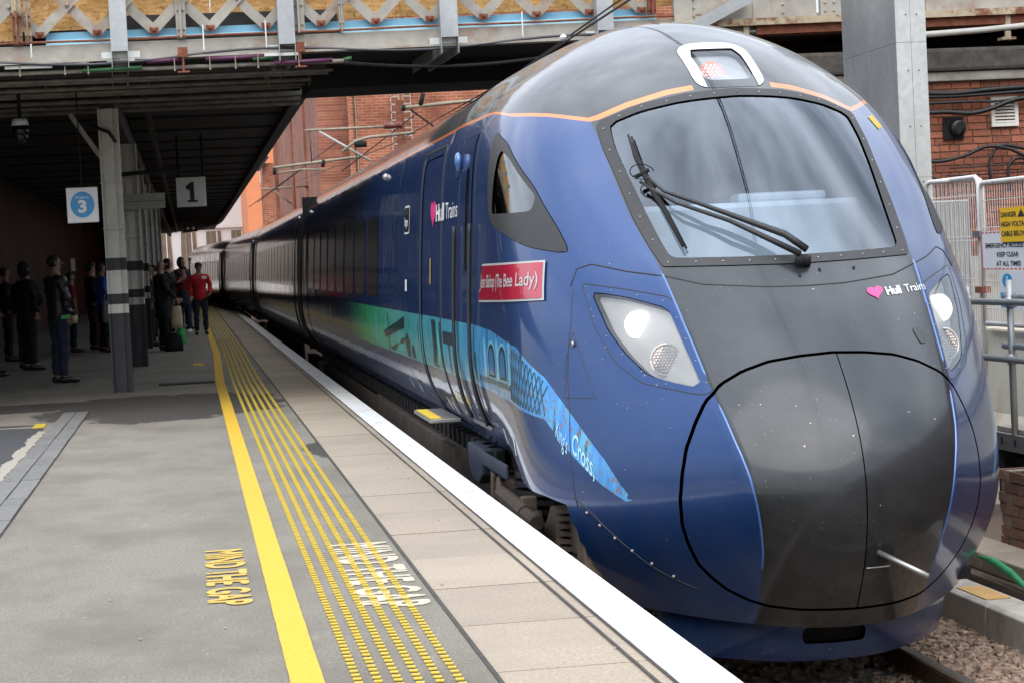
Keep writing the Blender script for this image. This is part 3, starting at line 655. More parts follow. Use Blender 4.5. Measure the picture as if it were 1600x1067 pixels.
for yy in (14.62, 13.80): seam([(yy, .34), (yy, 1.2), (yy, 2.28)], ons, mb, .005)
seam([(13.80,2.28),(14.62,2.28)], ons, mb, .005)
seam([(15.62,.2),(15.62,2.3),(17.05,2.3),(17.05,.2)], ons, mb, .009)
for yy, z0, z1 in ((18.9, 2.1, 2.35), (19.25, 1.2, 1.95), (20.3, 1.2, 1.95)): seam([(yy, z0), (yy, z1)], ons, mb, .0035)
seam([(19.25,1.2),(20.3,1.2)], ons, mb, .003)
stuff(mb.build('panel_seams', 'rubber', TR, True))
# artwork of the printed band: arches, spires and roofs, as flat print
def art(name, P, mat, off=.0025): return decal(name, P, lambda u, v: ons(u, v, off), mat, TR)
def arch(y, z, w, h, mat, off):
    return art('printed_arch', [(y+w/2, z)]+[(y+w/2*cos(q), z+h*.55+h*.45*sin(q)) for q in np.linspace(0, pi, 12)]+[(y-w/2, z)], mat, off)
for y in (12.98, 12.52): arch(y, .71, .36, .23, 'art_pale', .0025); arch(y, .715, .30, .205, 'art_dark', .0035); arch(y, .73, .20, .16, 'art_blue', .0045)
for y, w in ((13.30, .05), (12.75, .05), (12.27, .04)): art('printed_tower', [(y-w, .70), (y-w, .93), (y, .96), (y+w, .93), (y+w, .70)], 'art_pale')
for y, z0, z1, w in ((16.15, .64, 1.0, .17), (15.72, .64, .99, .07), (15.2, .63, .85, .06), (13.75, .64, .84, .04), (19.9, .64, .98, .05)): art('printed_trunk', [(y-w, z0), (y-w*.7, z1), (y+w*.7, z1), (y+w, z0)], 'art_dark')
for y, z0, z1, w in ((15.9, .66, .98, .16), (18.9, .66, 1.0, .30), (21.2, .66, .98, .12)): art('printed_spire', [(y-w, z0), (y, z1), (y+w, z0)], 'art_teal')
art('printed_roof', [(18.35, .98), (20.4, .80), (20.2, .74), (18.35, .88)], 'art_dark'); art('printed_roof', [(18.4, .80), (19.9, .65), (19.5, .64), (18.4, .76)], 'art_dark')
arch(18.15, .64, .34, .20, 'art_dark', .003); arch(17.75, .635, .22, .12, 'art_dark', .003)
art('printed_panel', [(15.55, .84), (14.95, .84), (14.95, .93), (15.55, .93)], 'art_dark')
mb = MB()
LT = lambda y: np.interp(y, [11.0,11.325,11.64,12.07,13.0], [.342,.567,.769,.93,1.0]); LB = lambda y: np.interp(y, [11.034,11.295,11.6,12.27,13.8], [.22,.36,.539,.60,.624])
for k in range(11):
    y = 12.20-.055*k
    for s0 in (-1, 1): mb.tube([ons(y+s0*.05, float(LB(y+s0*.05))+.02, .002), ons(y, float(LB(y)+LT(y))/2, .002), ons(y-s0*.05, float(LT(y-s0*.05))-.02, .002)], .0035, 4, False)
stuff(mb.build('printed_netting', 'art_dark', TR))
mb = MB()
for k in range(12): y = 13.6-.115*k; z = .665; mb.add([ons(y, z, .003), ons(y-.06, z, .003), ons(y-.06, z+.035, .003), ons(y, z+.035, .003)], [(0, 1, 2, 3)])
stuff(mb.build('printed_windows', 'art_dark', TR))
# small fittings on the flank; the pale marks are painted handrail reflections
for y0_, z0_ in ((18.9, .33), (18.2, .33), (16.2, .30), (15.95, .28), (12.9, .30), (12.35, .28)): decal('reflection_mark', [(0, 0), (.05, 0), (.05, .10), (0, .10)], (lambda a_, b_: (lambda u, v: ons(a_-u, b_+v, .004)))(y0_, z0_), 'art_pale' if y0_ > 17 else 'print_white', TR)
mb = MB()
for yy in (14.62, 13.80): MB().tube([ons(yy, z, .03) for z in np.linspace(.36, 1.68, 26)], .013, 10).build('crew_handrail', 'rubber', TR, True)

mb = MB(); mb.tube([ons(y, .335, .02) for y in np.linspace(13.76, 14.66, 6)], .014, 8); mb.build('door_step', 'handrail', TR, True)
def dpoly(Y0, z0, w, h, name, mat, parent, off=.004, corner=0):
    P = [(0, 0), (w, 0), (w, h), (0, h)]
    if corner: P = round_poly(P, corner)
    return decal(name, P, lambda u, v: ons(Y0-u, z0+v, off), mat, parent)
dpoly(14.46, 2.0, .055, .22, 'warning_strip', 'dot_yellow', TR)
dpoly(16.32, 1.27, .05, .20, 'warning_strip', 'dot_yellow', TR)
dpoly(14.86, .62, .055, .27, 'warning_strip', 'dot_yellow', TR, .007)
dpoly(18.20, 1.20, .14, .10, 'data_panel', 'print_white', TR)
b1 = dpoly(18.32, 1.69, .42, .24, 'route_badge', 'print_white', TR, .004, .06)
dpoly(18.30, 1.705, .38, .21, 'badge_field', 'train_paint', b1, .006, .05)
text('badge_lettering', 'Paragon', lambda u, v: ons(18.27-u, 1.76+v, .008), 'print_white', b1, .10, .80, .003)
def pmap(u, v, off):                          # plate laid over the curved flank; u, v run 0..1
    yt, yb, zt, zl = 13.31-1.40*u, 13.46-1.68*u, 1.413+.005*u, 1.17+.024*u
    return ons(yb+(yt-yb)*v, zl+(zt-zl)*v, off)
_u = np.linspace(0, 1, 60)
def _raw(u, v, off=0):
    yt, yb, zt, zl = 13.31-1.40*u, 13.46-1.68*u, 1.413+.005*u, 1.17+.024*u
    return ons(yb+(yt-yb)*v, zl+(zt-zl)*v, off)
_p = [_raw(u, .5) for u in _u]; _s = np.r_[0, np.cumsum([(b-a).length for a, b in zip(_p[:-1], _p[1:])])]; _s /= _s[-1]
def pmap(u, v, off): return _raw(float(np.interp(u, _s, _u)), v, off)
def plate(name, m0, off, mat, parent):
    P = [(u, v) for v in np.linspace(m0[1], 1-m0[1], 9) for u in np.linspace(m0[0], 1-m0[0], 40)]
    return MB().add([pmap(u, v, off) for u, v in P], [(j*40+i, j*40+i+1, j*40+i+41, j*40+i+40) for j in range(8) for i in range(39)]).build(name, mat, parent)
TW = 1.24
P_ = plate('name_plate', (0, 0), .010, 'plate_frame', TR); plate('plate_field', (.012, .055), .014, 'plate_red', P_)
text('plate_lettering', 'Jean Bishop (The Bee Lady)', lambda u, v: pmap(.035+u*.93/TW, .38+v/.235, .017), 'plate_frame', P_, .112, 1, .0012)
lg = decal('logo_heart', HEART, lambda u, v: ons(16.33-u*.36, 1.70+v*.24, .004), 'pink', TR)
text('operator_logo', 'Hull', lambda u, v: ons(15.98-u, 1.75+v, .004), 'print_white', TR, .17, 1.9, .007)
text('operator_logo', 'Trains', lambda u, v: ons(15.36-u, 1.75+v, .004), 'print_white', TR, .17, 1.62, .0)
decal('logo_heart', HEART, lambda u, v: onf(.315+u*.105, 1.125+v*.075+u*.01, .004), 'pink', TR)
text('operator_logo', 'Hull', lambda u, v: onf(.432+u, 1.147+v*.95+u*.06, .004), 'print_white', TR, .06, 1.02, .002)
text('operator_logo', 'Trains', lambda u, v: onf(.560+u, 1.155+v*.95+u*.06, .004), 'print_white', TR, .06, 1.0, .0)
text('picture_caption', "King's", lambda u, v: ons(11.47-u*.42, .455+v-u*.30, .004), 'blue_beam_pale', TR, .135, 1, 0)
text('picture_caption', "Cross,", lambda u, v: ons(11.30-u*.56, .385+v-u*.36, .004), 'blue_beam_pale', TR, .15, 1, .002)
text('vehicle_number', '802302', lambda u, v: ons(15.42-u, .42+v, .004), 'print_white', TR, .10, 1.2, .004)
mb = MB(); p = ons(14.55, 2.12, .03); mb.ball(p, .05, .6, 1, 1.3); mb.build('side_camera', 'highlight_camera_blue', TR, True)
o = full.clip(side(round_poly([(14.62,2.02),(14.62,2.27),(14.86,2.27),(14.86,2.02)], .04))).offset(.006).build('camera_mount', 'highlight_camera_blue', TR, XC)
for a0, a1, z0, z1, nm in ((.49,.575,.90,.99,'horn_slot'),):
    decal(nm, round_poly([(.505,.975),(.555,.985),(.575,.90),(.525,.89)], .03), lambda u, v: onf(u, v, .004), 'black_gloss', TR)
for a, z in ((.10, 1.30), (-.02, 1.275), (.30, 1.30)): decal('washer_hole', [(.009*cos(q), .009*sin(q)) for q in np.linspace(0, 2*pi, 10, endpoint=False)], lambda u, v: onf(a+u, z+v, .004), 'black', TR)
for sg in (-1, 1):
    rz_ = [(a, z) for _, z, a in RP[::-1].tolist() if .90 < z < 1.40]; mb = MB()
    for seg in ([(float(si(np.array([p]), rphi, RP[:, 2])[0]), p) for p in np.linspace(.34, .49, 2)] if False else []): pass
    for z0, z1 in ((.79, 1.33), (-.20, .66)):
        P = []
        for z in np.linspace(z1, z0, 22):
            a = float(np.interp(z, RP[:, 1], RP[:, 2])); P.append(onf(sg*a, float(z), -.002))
        mb = MB(); mb.tube(P, [.003]+[.0075]*20+[.003], 8); mb.build('ridge_highlight', 'highlight_camera_blue', TR, True)  # pale strip added to draw the highlight along the ridge
decal('yellow_sticker', [(.93, 2.19), (.99, 2.21), (1.03, 2.13), (.97, 2.11)], lambda u, v: onf(u, v, .004), 'dot_yellow', TR)
mb = MB(); p = ons(11.44, .955, .0); mb.tube([p, p+Vector((-.012, 0, 0))], .016, 14); mb.build('panel_lock', 'alloy', TR, True)
# coupler cover recess and rod
rc = decal('coupler_recess', round_poly([(.028,-.07),(.15,-.07),(.18,-.10),(.15,-.16),(.028,-.175)], .02), lambda u, v: onf(u, v, .004), 'black', TR)
mb = MB(); a = onf(.085, -.10, 0); b = Vector((XC+.27, 9.85, -.205)); mb.tube([a, a+(b-a)*.5, b], .0135, 12); mb.build('coupler_rod', 'alloy', TR, True)
mb = MB(); mb.tube([onf(u, -.178, .006) for u in np.linspace(.03, .16, 8)], .004, 6); mb.build('recess_lip', 'alloy', TR, True)
# wiper
WP = TR
mb = MB()
pv = onf(.03, 1.345, .04); mb.tube([onf(.03, 1.335, 0), pv], .035, 12); mb.tube([onf(.0, 1.335, 0), onf(.0, 1.335, .05)], .028, 12)
mb.build('wiper_pivot', 'black', TR, True)
mb = MB(); mb.tube([onf(.045, 1.365, .06), onf(-.05, 1.43, .09), onf(-.41, 1.63, .08), onf(-.56, 1.72, .07), onf(-.625, 1.83, .05)], [.020, .020, .012, .010, .010], 8); mb.build('wiper_arm', 'rubber', TR, True)
mb = MB(); mb.tube([onf(.0, 1.345, .06), onf(-.30, 1.53, .08), onf(-.52, 1.65, .07), onf(-.60, 1.73, .06), onf(-.66, 1.80, .05)], [.018, .013, .010, .009, .009], 8); mb.build('wiper_arm', 'rubber', TR, True)
bl = [onf(-.648, 2.10, .03), onf(-.645, 1.95, .045), onf(-.625, 1.80, .05), onf(-.59, 1.62, .045), onf(-.563, 1.44, .03)]
mb = MB(); mb.tube(bl, [.006, .014, .018, .014, .008], 8); mb.tube([p+Vector((.02, .0, -.012)) for p in bl], .006, 6); mb.build('wiper_blade', 'black', TR, True)
mb = MB(); mb.tube([Vector(onf(-.635+.055*cos(q), 1.84+.045*sin(q), .075)) for q in np.linspace(0, 5.2, 18)], .0035, 5); mb.tube([onf(-.68, 1.82, .06), onf(-.60, 1.86, .06)], .012, 8); mb.build('wiper_linkage', 'black', TR, True)
# lower valance with slot
pl = [(0,10.53),(.25,10.58),(.5,10.74),(.75,11.02),(.92,11.38),(1.0,11.75),(1.03,12.3)]
PLx = np.array(pl); tt = np.r_[0, np.cumsum(np.hypot(*np.diff(PLx, axis=0).T))]; tq = np.linspace(0, tt[-1], 60)
px, py = si(tq, tt, PLx[:, 0]), si(tq, tt, PLx[:, 1]); px = np.r_[-px[:0:-1], px]; py = np.r_[py[:0:-1], py]
rows = []
for z in np.linspace(-.36, -.74, 26):
    k = (z+.36)/-.38; tuck = .16*(1-min(1, k/.35))**2 if k < .35 else .10*((k-.35)/.65)**2
    zz = z+.10*(np.clip((py-10.5)/1.8, 0, 1))*k*0
    rows.append(np.c_[px*(1-.03*k), py+tuck, np.full(px.shape, z)+.0])
GV = np.array(rows); Vv, Tv = grid_tris(GV); Nv = vnormals(Vv, Tv)
if Nv[np.argmin(Vv[:, 1])][1] > 0: Tv = Tv[:, ::-1]; Nv = -Nv
val = Surf(Vv, Nv, Tv).clip(lambda V: V[:, 2]-np.interp(V[:, 1], [10.5, 11.3, 11.9, 12.3], [-.74, -.72, -.66, -.60])).clip(lambda V: np.where(V[:, 0] < 0, 11.15-V[:, 1], 1.))
SLOT = front(round_poly([(-.17,-.545),(.17,-.545),(.17,-.635),(-.17,-.635)], .03))
ATTR['ridge'] = lambda V: np.ones(len(V))
val.clip(lambda V: -SLOT(V)).build('front_valance', 'train_paint', TR, XC, thick=.02)
ATTR['ridge'] = f_ridge
val.offset(-.06).clip(lambda V: SLOT(V)+.06).build('slot_backing', 'black', TR, XC, attrs=False)
mb = MB(); mb.box(XC-.7, XC+.9, 10.95, 12.3, -.42, -.36); mb.box(XC-1.05, XC+1.05, 12.3, 35, -.02, .10); mb.build('underframe', 'black', TR)
mb = MB()
for k in range(6):
    mb.ball(ons(11.17-.085*k, .055-.062*k, .003), .010, nu=8, nv=5)
stuff(mb.build('valance_bolts', 'alloy', TR, True))
# cab interior
mb = MB(); mb.box(XC-1.2, XC+1.2, 14.3, 14.36, .6, 2.3); mb.box(XC-.85, XC+.85, 14.3, 14.36, 2.3, 2.6); mb.box(XC-1.0, XC+1.0, 11.9, 14.3, .75, .8); mb.build('cab_bulkhead', 'cab_grey', TR)
mb = MB(); mb.box(XC-.72, XC+.72, 12.0, 12.6, .85, 1.70); mb.build('driver_desk', 'cab_pale', TR, bevel=.03)
mb = MB(); mb.box(XC+.05, XC+.60, 12.3, 12.5, 1.70, 1.76); mb.build('instrument_hood', 'cab_pale', TR, bevel=.02)
mb = MB(); mb.box(XC-.05, XC+.47, 13.1, 13.6, 1.0, 1.16); mb.box(XC, XC+.44, 13.55, 13.65, 1.16, 1.85); mb.build('driver_seat', 'cloth_black', TR, bevel=.04)
# saloon windows on the flank
for i in range(8):
    y1 = 33.0-1.55*i
    if y1 < 21: break
    w = full.clip(side(round_poly([(y1, 1.12), (y1, 1.92), (y1-1.25, 1.92), (y1-1.25, 1.12)], .08))).offset(.004).build('window', 'carriage_glass' if False else 'black_gloss', TR, XC)
w = full.clip(side(round_poly([(34.6,.22),(34.6,2.24),(33.5,2.24),(33.5,.22)], .05))).offset(.005).build('passenger_door', 'train_paint', TR, XC)
full.clip(side(round_poly([(34.3,1.2),(34.3,2.0),(33.8,2.0),(33.8,1.2)], .08))).offset(.009).build('door_window', 'black_gloss', w, XC)
for yy in (35.02,):
    MB().box(XC-1.30, XC+1.30, yy, yy+.03, .1, 2.6).build('end_wall', 'black', TR)
mb = MB()
for q in ((33.3, 2.3), (20.5, 2.28)): mb.ball(ons(q[0], q[1], .01), .035, nu=8, nv=6)
mb.build('side_lamps', 'alloy', TR, True)
# underframe equipment, bogies, step
mb = MB(); mb.box(1.98, 2.03, 16.35, 32.4, -.72, -.02); mb.build('underframe_skirt', 'skirt_dirt', TR)
mb = MB()
for k in range(60): y = 14.6+k*.3; mb.box(2.06, 2.12, y, y+.16, -.02, .10)
stuff(mb.build('underframe_brackets', 'black', TR))
mb = MB(); mb.prism([(16.0,.215),(16.0,.245),(17.2,.245),(17.2,.215)], 1.765, 2.0, lambda u, v, w: (w, u, v)); st = mb.build('step', 'alloy', TR, bevel=.006)
mb = MB(); mb.box(1.772, 1.86, 16.05, 17.1, .247, .251); mb.build('step_edge', 'step_yellow', st)
def wheel(mb, x, y, z, r):
    for x0, x1, rr in ((x, x+.13, r), (x+.13, x+.16, r+.03), (x-.01, x, r*.6)): mb.tube([(x0, y, z), (x1, y, z)], rr, 28)
def bogie(y0, parent, detail=True):
    root = MB()
    zc = -.915+.42
    f = MB(); f.prism([(y0-1.75,-.28),(y0-1.75,-.10),(y0-.7,-.10),(y0-.45,-.26),(y0+.45,-.26),(y0+.7,-.10),(y0+1.75,-.10),(y0+1.75,-.28),(y0+.8,-.36),(y0+.4,-.46),(y0-.4,-.46),(y0-.8,-.36)], 2.14, 2.30, lambda u, v, w: (w, u, v)); F = f.build('bogie_frame', 'bogie_dirt', parent, bevel=.015)
    for dy in (-1.3, 1.3):
        w = MB(); wheel(w, 2.38, y0+dy, zc, .42); wo = w.build('wheel', 'rail_rust', parent, True)
        a = MB(); a.prism(round_poly([(y0+dy-.2,-.74),(y0+dy+.2,-.74),(y0+dy+.22,-.36),(y0+dy-.22,-.36)], .06), 2.08, 2.30, lambda u, v, w: (w, u, v)); a.tube([(2.03, y0+dy, -.55), (2.10, y0+dy, -.55)], .12, 16)
        for q in (-.12, .12): a.tube([(2.05, y0+dy+q, -.60), (2.09, y0+dy+q, -.60)], .022, 8); a.tube([(2.05, y0+dy+q, -.50), (2.09, y0+dy+q, -.50)], .022, 8)
        a.build('axle_box', 'bogie_dirt', F)
        s_ = MB()
        for k in range(7): s_.tube([(2.2, y0+dy, -.34+k*.045), (2.2, y0+dy, -.315+k*.045)], .13, 16)
        s_.build('spring', 'bogie_dirt', F)
        s_ = MB(); s_.tube([(2.05, y0+dy*.72, -.62), (2.05, y0+dy*.60, -.12)], .03, 8); s_.tube([(2.05, y0+dy*.72, -.62), (2.05, y0+dy*.66, -.38)], .045, 8); s_.build('damper', 'bogie_dirt', F)
    s_ = MB()
    for k in range(5): s_.tube([(2.25, y0, -.22+k*.06), (2.25, y0, -.185+k*.06)], .22, 20)
    s_.build('air_spring', 'rubber', F)
    s_ = MB(); s_.tube([(2.02, y0-.9, -.18), (2.02, y0+.5, -.14)], .045, 10); s_.tube([(2.02, y0-.5, -.17), (2.02, y0+.5, -.14)], .06, 10); s_.build('yaw_damper', 'skirt_dirt', F)
    MB().box(2.02, 2.12, y0-.35, y0-.25, -.62, -.08).build('bracket', 'bogie_dirt', F, bevel=.01); MB().bar((2.0, y0+.2, -.55), (2.0, y0+.55, -.05), .03, .12).build('bracket', 'bogie_dirt', F, bevel=.01); MB().bar((2.0, y0+.9, -.5), (2.0, y0+.75, -.02), .03, .10).build('bracket', 'bogie_dirt', F, bevel=.01)
    c = MB(); c.tube([(2.03, y0+.2+.06*k, -.2-.10*sin(k*.5)) for k in range(12)], .018, 8); c.tube([(2.0, y0-1.5+.08*k, -.26-.08*sin(k*.45)) for k in range(12)], .014, 8); c.build('brake_hose', 'rubber', F, True)
bogie(13.6, TR); bogie(31.3, TR)
mb = MB(); mb.prism([(14.75,.10),(15.55,.10),(15.50,-.10),(15.3,-.16),(15.0,-.16),(14.8,-.08)], 1.98, 2.16, lambda u, v, w: (w, u, v)); mb.box(1.97, 2.0, 13.6, 14.75, .0, .10); mb.build('yaw_damper_mount', 'underframe_blue', TR, bevel=.015)
mb = MB(); mb.prism([(11.40,.02),(11.62,.10),(11.66,.02),(11.5,-.5),(11.36,-.80),(11.2,-.80)], 2.06, 2.30, lambda u, v, w: (w, u, v)); mb.build('obstacle_guard', 'bogie_dirt', TR, bevel=.01)

# ------------------------------------------------------------------ following carriages
sec = last[(last[:, 2] > .12)][::2]
def offx(y): return -max(0, y-61.5)**2/(2*690)
def carriage(y0, y1, label):
    T = thing('train_carriage', label, 'train carriage', (XC+offx(y0), y0, -.915), 'carriages coupled behind the leading car')
    x0, x1 = XC+offx(y0), XC+offx(y1); sl_ = (x1-x0)/(y1-y0)
    def sh(V): V = V.copy(); V[:, 0] += x0+(V[:, 1]-y0)*sl_; return V
    ysn = np.linspace(y0, y1, 110); GG = np.array([np.c_[sec[:, 0], np.full(len(sec), y), sec[:, 2]] for y in ysn])
    V, Tt = grid_tris(GG); Nn = vnormals(V, Tt)
    if Nn[len(sec)//2][2] < 0: Tt = Tt[:, ::-1]; Nn = -Nn
    S = Surf(V, Nn, Tt)
    def b(s_, name, mat, parent, attrs=False):
        o = Surf(sh(s_.V), s_.N, s_.T); me = o.build(name, mat, parent, 0, False)
        if attrs:
            for an, vals in (('ridge', np.ones(len(s_.V))), ('orl', s_.V[:, 2]-2.40), ('liv', -np.ones(len(s_.V))), ('nolamp', np.ones(len(s_.V)))):
                a = me.data.attributes.new(an, 'FLOAT', 'POINT'); a.data.foreach_set('value', vals.astype(np.float32))
        return me
    b(S, 'body_shell', 'train_paint', T, True)
    n = int((y1-y0-5)/1.62)
    for i in range(n):
        ya = y0+2.6+i*1.62
        b(S.clip(side(round_poly([(ya,1.12),(ya,1.92),(ya+1.36,1.92),(ya+1.36,1.12)], .08))).offset(.004), 'window', 'black_gloss', T)
    for ya in (y0+.55, y1-1.65):
        d = b(S.clip(side(round_poly([(ya,.2),(ya,2.22),(ya+1.1,2.22),(ya+1.1,.2)], .05))).offset(.006), 'door', 'train_paint', T, True)
        b(S.clip(side(round_poly([(ya+.3,1.2),(ya+.3,2.0),(ya+.8,2.0),(ya+.8,1.2)], .08))).offset(.010), 'door_window', 'black_gloss', d)
        mb = MB()
        for q in (ya-.02, ya+1.12):
            xx = x0+(q-y0)*sl_; mb.tube([(xx-np.interp(z, AB[:, 0], AB[:, 1])-.002, q, z) for z in np.linspace(.2, 2.25, 14)], .012, 6)
        stuff(mb.build('door_seams', 'rubber', T))
    mb = MB()
    for yy in (y0, y1): xx = x0+(yy-y0)*sl_; mb.prism([(xx+a, z) for a, z in sec[:, [0, 2]]], yy-.01, yy+.01, lambda u, v, w: (u, w, v))
    mb.build('end_wall', 'black', T)
    xx = x0; mb = MB(); mb.prism([(xx+a*.93, .15+(z-.15)*.965) for a, z in sec[:, [0, 2]]], y0-.62, y0-.01, lambda u, v, w: (u, w, v)); mb.build('gangway', 'rubber', T, True)
    xx = (x0+x1)/2; mb = MB(); mb.box(xx-1.2, xx-1.15, y0+3.8, y1-3.8, -.72, .05); mb.box(xx-1.05, xx+1.05, y0+.1, y1-.1, -.02, .12); mb.build('underframe_skirt', 'skirt_dirt', T)
    for yy in (y0+2.2, y1-2.2):
        mb = MB()
        for dy in (-1.2, 1.2): wheel(mb, x0+(yy-y0)*sl_-.84, yy+dy, -.5, .42)
        mb.box(x0+(yy-y0)*sl_-1.1, x0+(yy-y0)*sl_-.95, yy-1.6, yy+1.6, -.45, -.15)
        mb.build('bogie', 'bogie_dirt', T)
    mb = MB(); mb.ball((x0-1.31, y0+.35, 2.28), .035, nu=8, nv=6); mb.build('side_lamp', 'alloy', T, True)
carriage(35.65, 60.9, 'second train car, dark blue, joined to the nearest car by a black gangway')
carriage(61.55, 86.8, 'third train car, glossy dark blue, just before the line curves')
carriage(87.45, 112.7, 'farthest train car, dark blue with white glare on its roof, under the pale building')
# ------------------------------------------------------------------ platform
EX = 1.737
mb = MB(); mb.box(-3.5, 12, -12, 160, -1.35, -1.12); struct(mb.build('ground', 'ballast_bed'))
PF = MB()
PF.box(-14, .975, -12, 160, -.12, 0); PF.box(-14, 1.60, -12, 118, -1.4, -.12)
PF = struct(PF.build('platform', 'tarmac'))
mb = MB()
# coping slabs, one object each
for k, y in enumerate(np.arange(3.38, 118, .98)):
    dx = offx(y)*.0
    zt = random.uniform(-.002, .003)
    v = MB().box(.985, EX-.005, .006, .974, -.09, 0)
    if k == 0: slabm = v.mesh('coping_slab', 'slab')
    o = inst('coping_slab', slabm, (random.uniform(-.003, .003), float(y), zt), PF)
mb = MB(); mb.box(.976, EX, 2.4, 118, -.12, -.03); struct(mb.build('slab_bedding', 'joint'))
mb = MB()
for y in np.arange(3.38, 118, .98): mb.box(1.545, EX+.002, float(y)+.007, float(y)+.973, .0042, .0085)
w_ = struct(mb.build('platform_edge_line', 'slab_white'))
mb = MB(); mb.box(1.475, 1.487, 3, 118, .0045, .0065); mb.box(1.534, 1.543, 3, 118, .0045, .0065); struct(mb.build('edge_groove', 'joint'))
mb = MB(); mb.box(.972, .99, 3, 118, .001, .0048); struct(mb.build('tarmac_joint', 'joint'))
mb = MB()
def ribbon(xl, xr, ys, z, jitter=0, name='', mat='', kind='structure', parent=None):
    v = []
    for y in ys:
        v += [(xl(y)+random.uniform(-jitter, jitter), y, z), (xr(y)+random.uniform(-jitter, jitter), y, z)]
    n = len(ys); m_ = MB().add(v, [(2*i, 2*i+1, 2*i+3, 2*i+2) for i in range(n-1)]).build(name, mat, parent); m_['kind'] = kind; return m_
ribbon(lambda y: .275+.09*max(0, min(1, (y-28)/10)), lambda y: .392+.09*max(0, min(1, (y-28)/10)), list(np.arange(3, 110, .12)), .0045, .0012, 'yellow_line', 'line_yellow')
# blister lines: six rows of small raised yellow dashes
dm = MB().box(-.018, .018, -.024, .024, 0, .005)
mb = MB()
for y in np.arange(5.5, 46, .074):
    for i in range(6):
        x = .505+i*.069+.06*max(0, min(1, (y-28)/12))
        yy = y+random.uniform(-.004, .004)
        mb.prism([(x-.0160, yy-.013), (x+.013, yy-.018), (x+.0160, yy+.013), (x-.013, yy+.018)], .003, .0075)
stuff(mb.build('tactile_dashes', 'dot_yellow'))
mb = MB()
for i in range(6): mb.box(.49+i*.069+.06, .515+i*.069+.06, 46, 116, .003, .006)
stuff(mb.build('tactile_lines', 'dot_yellow'))
# lettering on the ground, read from the track side
o = text('ground_lettering', 'MIND THE GAP', lambda u, v: Vector((.012+v*1.0, 11.08-u, .004)), 'text_yellow', None, .265, 1.02, 0, fat=.013); struct(o)
o = text('ground_lettering', 'MIND THE GAP', lambda u, v: Vector((.655+v*1.15, 10.98-u, .0025)), 'text_cream', None, .36, .86, 0, fat=.012); struct(o)
# cover boards, cracked edging, dark tarmac, stain, drain
CB = struct(MB().box(-1.42, -1.14, 4, 23.3, .0, .006).build('cable_cover_bed', 'joint'))
for k in range(30):
    y0 = 4.1+k*.64
    for j in range(2):
        MB().box(-1.415+j*.14, -1.285+j*.14, y0, y0+.632, .006, .014).build('cover_board', 'cover_grey', CB) if k < 1 else inst('cover_board', bpy.data.objects['cover_board' if j == 0 else 'cover_board.001'].data, (random.uniform(-.004, .004), k*.64, random.uniform(-.001, .002)), CB)
ribbon(lambda y: -8, lambda y: -1.47-.02*sin(y*3), list(np.arange(3, 21.4, .3)), .003, .01, 'dark_tarmac', 'tarmac_dark')
ribbon(lambda y: -1.50-.04*abs(sin(y*2.3)), lambda y: -1.43, list(np.arange(9, 20.8, .12)), .006, .016, 'broken_edging', 'crack_white')
mb = MB(); mb.box(-8, -1.43, 21.4, 21.46, .002, .006); struct(mb.build('edging_joint', 'crack_white'))
mb = MB(); mb.box(-1.60, -1.49, 21.25, 21.75, .004, .012); tag(mb.build('yellow_marker', 'dot_yellow'), 'small yellow marker plate on the ground by the dark tarmac patch', 'marker')
D = thing('drain_grate', 'narrow slotted drain grate across the platform beside the yellow line', 'drain', (-.1, 28.2, 0))
MB().box(-.46, .27, 27.95, 28.5, .002, .004).build('drain_channel', 'black', D)
mb = MB()
for k in range(26): x = -.45+k*.028; mb.box(x, x+.014, 27.98, 28.47, .004, .012)
stuff(mb.build('drain_bars', 'dark_steel', D))
mb = MB(); mb.box(.0, .16, 33.4, 34.2, .002, .006); struct(mb.build('orange_patch', 'line_yellow'))
# litter specks
mb = MB()
for _ in range(110):
    x, y = random.uniform(-2.5, 1.5), random.uniform(7, 26); r = random.uniform(.002, .006); mb.box(x-r, x+r, y-r*2, y+r*2, .005, .007)
stuff(mb.build('litter_specks', 'crack_white'))
# trench side wall
mb = MB(); mb.box(1.55, 1.60, -5, 118, -1.1, -.12); struct(mb.build('platform_wall', 'trench'))

# ------------------------------------------------------------------ track
for nm, x in (('rail', XC-.75), ('rail', XC+.75)):
    R = MB(); prof = [(-.07,-.159),(.07,-.159),(.07,-.148),(.012,-.13),(.012,-.04),(.036,-.03),(.036,-.006),(.028,0),(-.028,0),(-.036,-.006),(-.036,-.03),(-.012,-.04),(-.012,-.13),(-.07,-.148)]
    R.prism([(x+a, -.915+b) for a, b in prof], 4, 118, lambda u, v, w: (u, w, v)); R = R.build(nm, 'rail_rust')
    tag(R, 'steel running rail beside the platform' if x < XC else 'steel running rail on the gravel side of the train', 'rail')
    MB().box(x-.027, x+.027, 4, 118, -.9145, -.9135).build('rail_head', 'rail_steel', R)
sm = MB().box(XC-1.3, XC+1.3, -.13, .13, -1.22, -1.06).mesh('sleeper', 'sleeper')
TB = struct(MB().box(1.6, 4.9, -12, 118, -1.3, -1.10).build('track_bed', 'ballast_bed'))
for k in range(26): inst('sleeper', sm, (0, 4.6+.65*k, 0), TB)
st_mesh = []
V, F = [], []
def stone(x, y, z, r):
    b = MB().ball((0, 0, 0), r, nu=5, nv=4); A = rng.normal(0, .22, (len(b.v), 3))*r
    sx, sy, sz = rng.uniform(.7, 1.5), rng.uniform(.7, 1.3), rng.uniform(.5, .9); q = rng.uniform(0, pi)
    n = len(V)
    for (a, c, d), e in zip(b.v, A): a, c, d = (a+e[0])*sx, (c+e[1])*sy, (d+e[2])*sz; V.append((x+a*cos(q)-c*sin(q), y+a*sin(q)+c*cos(q), z+d))
    F.extend(tuple(i+n for i in f) for f in b.f)
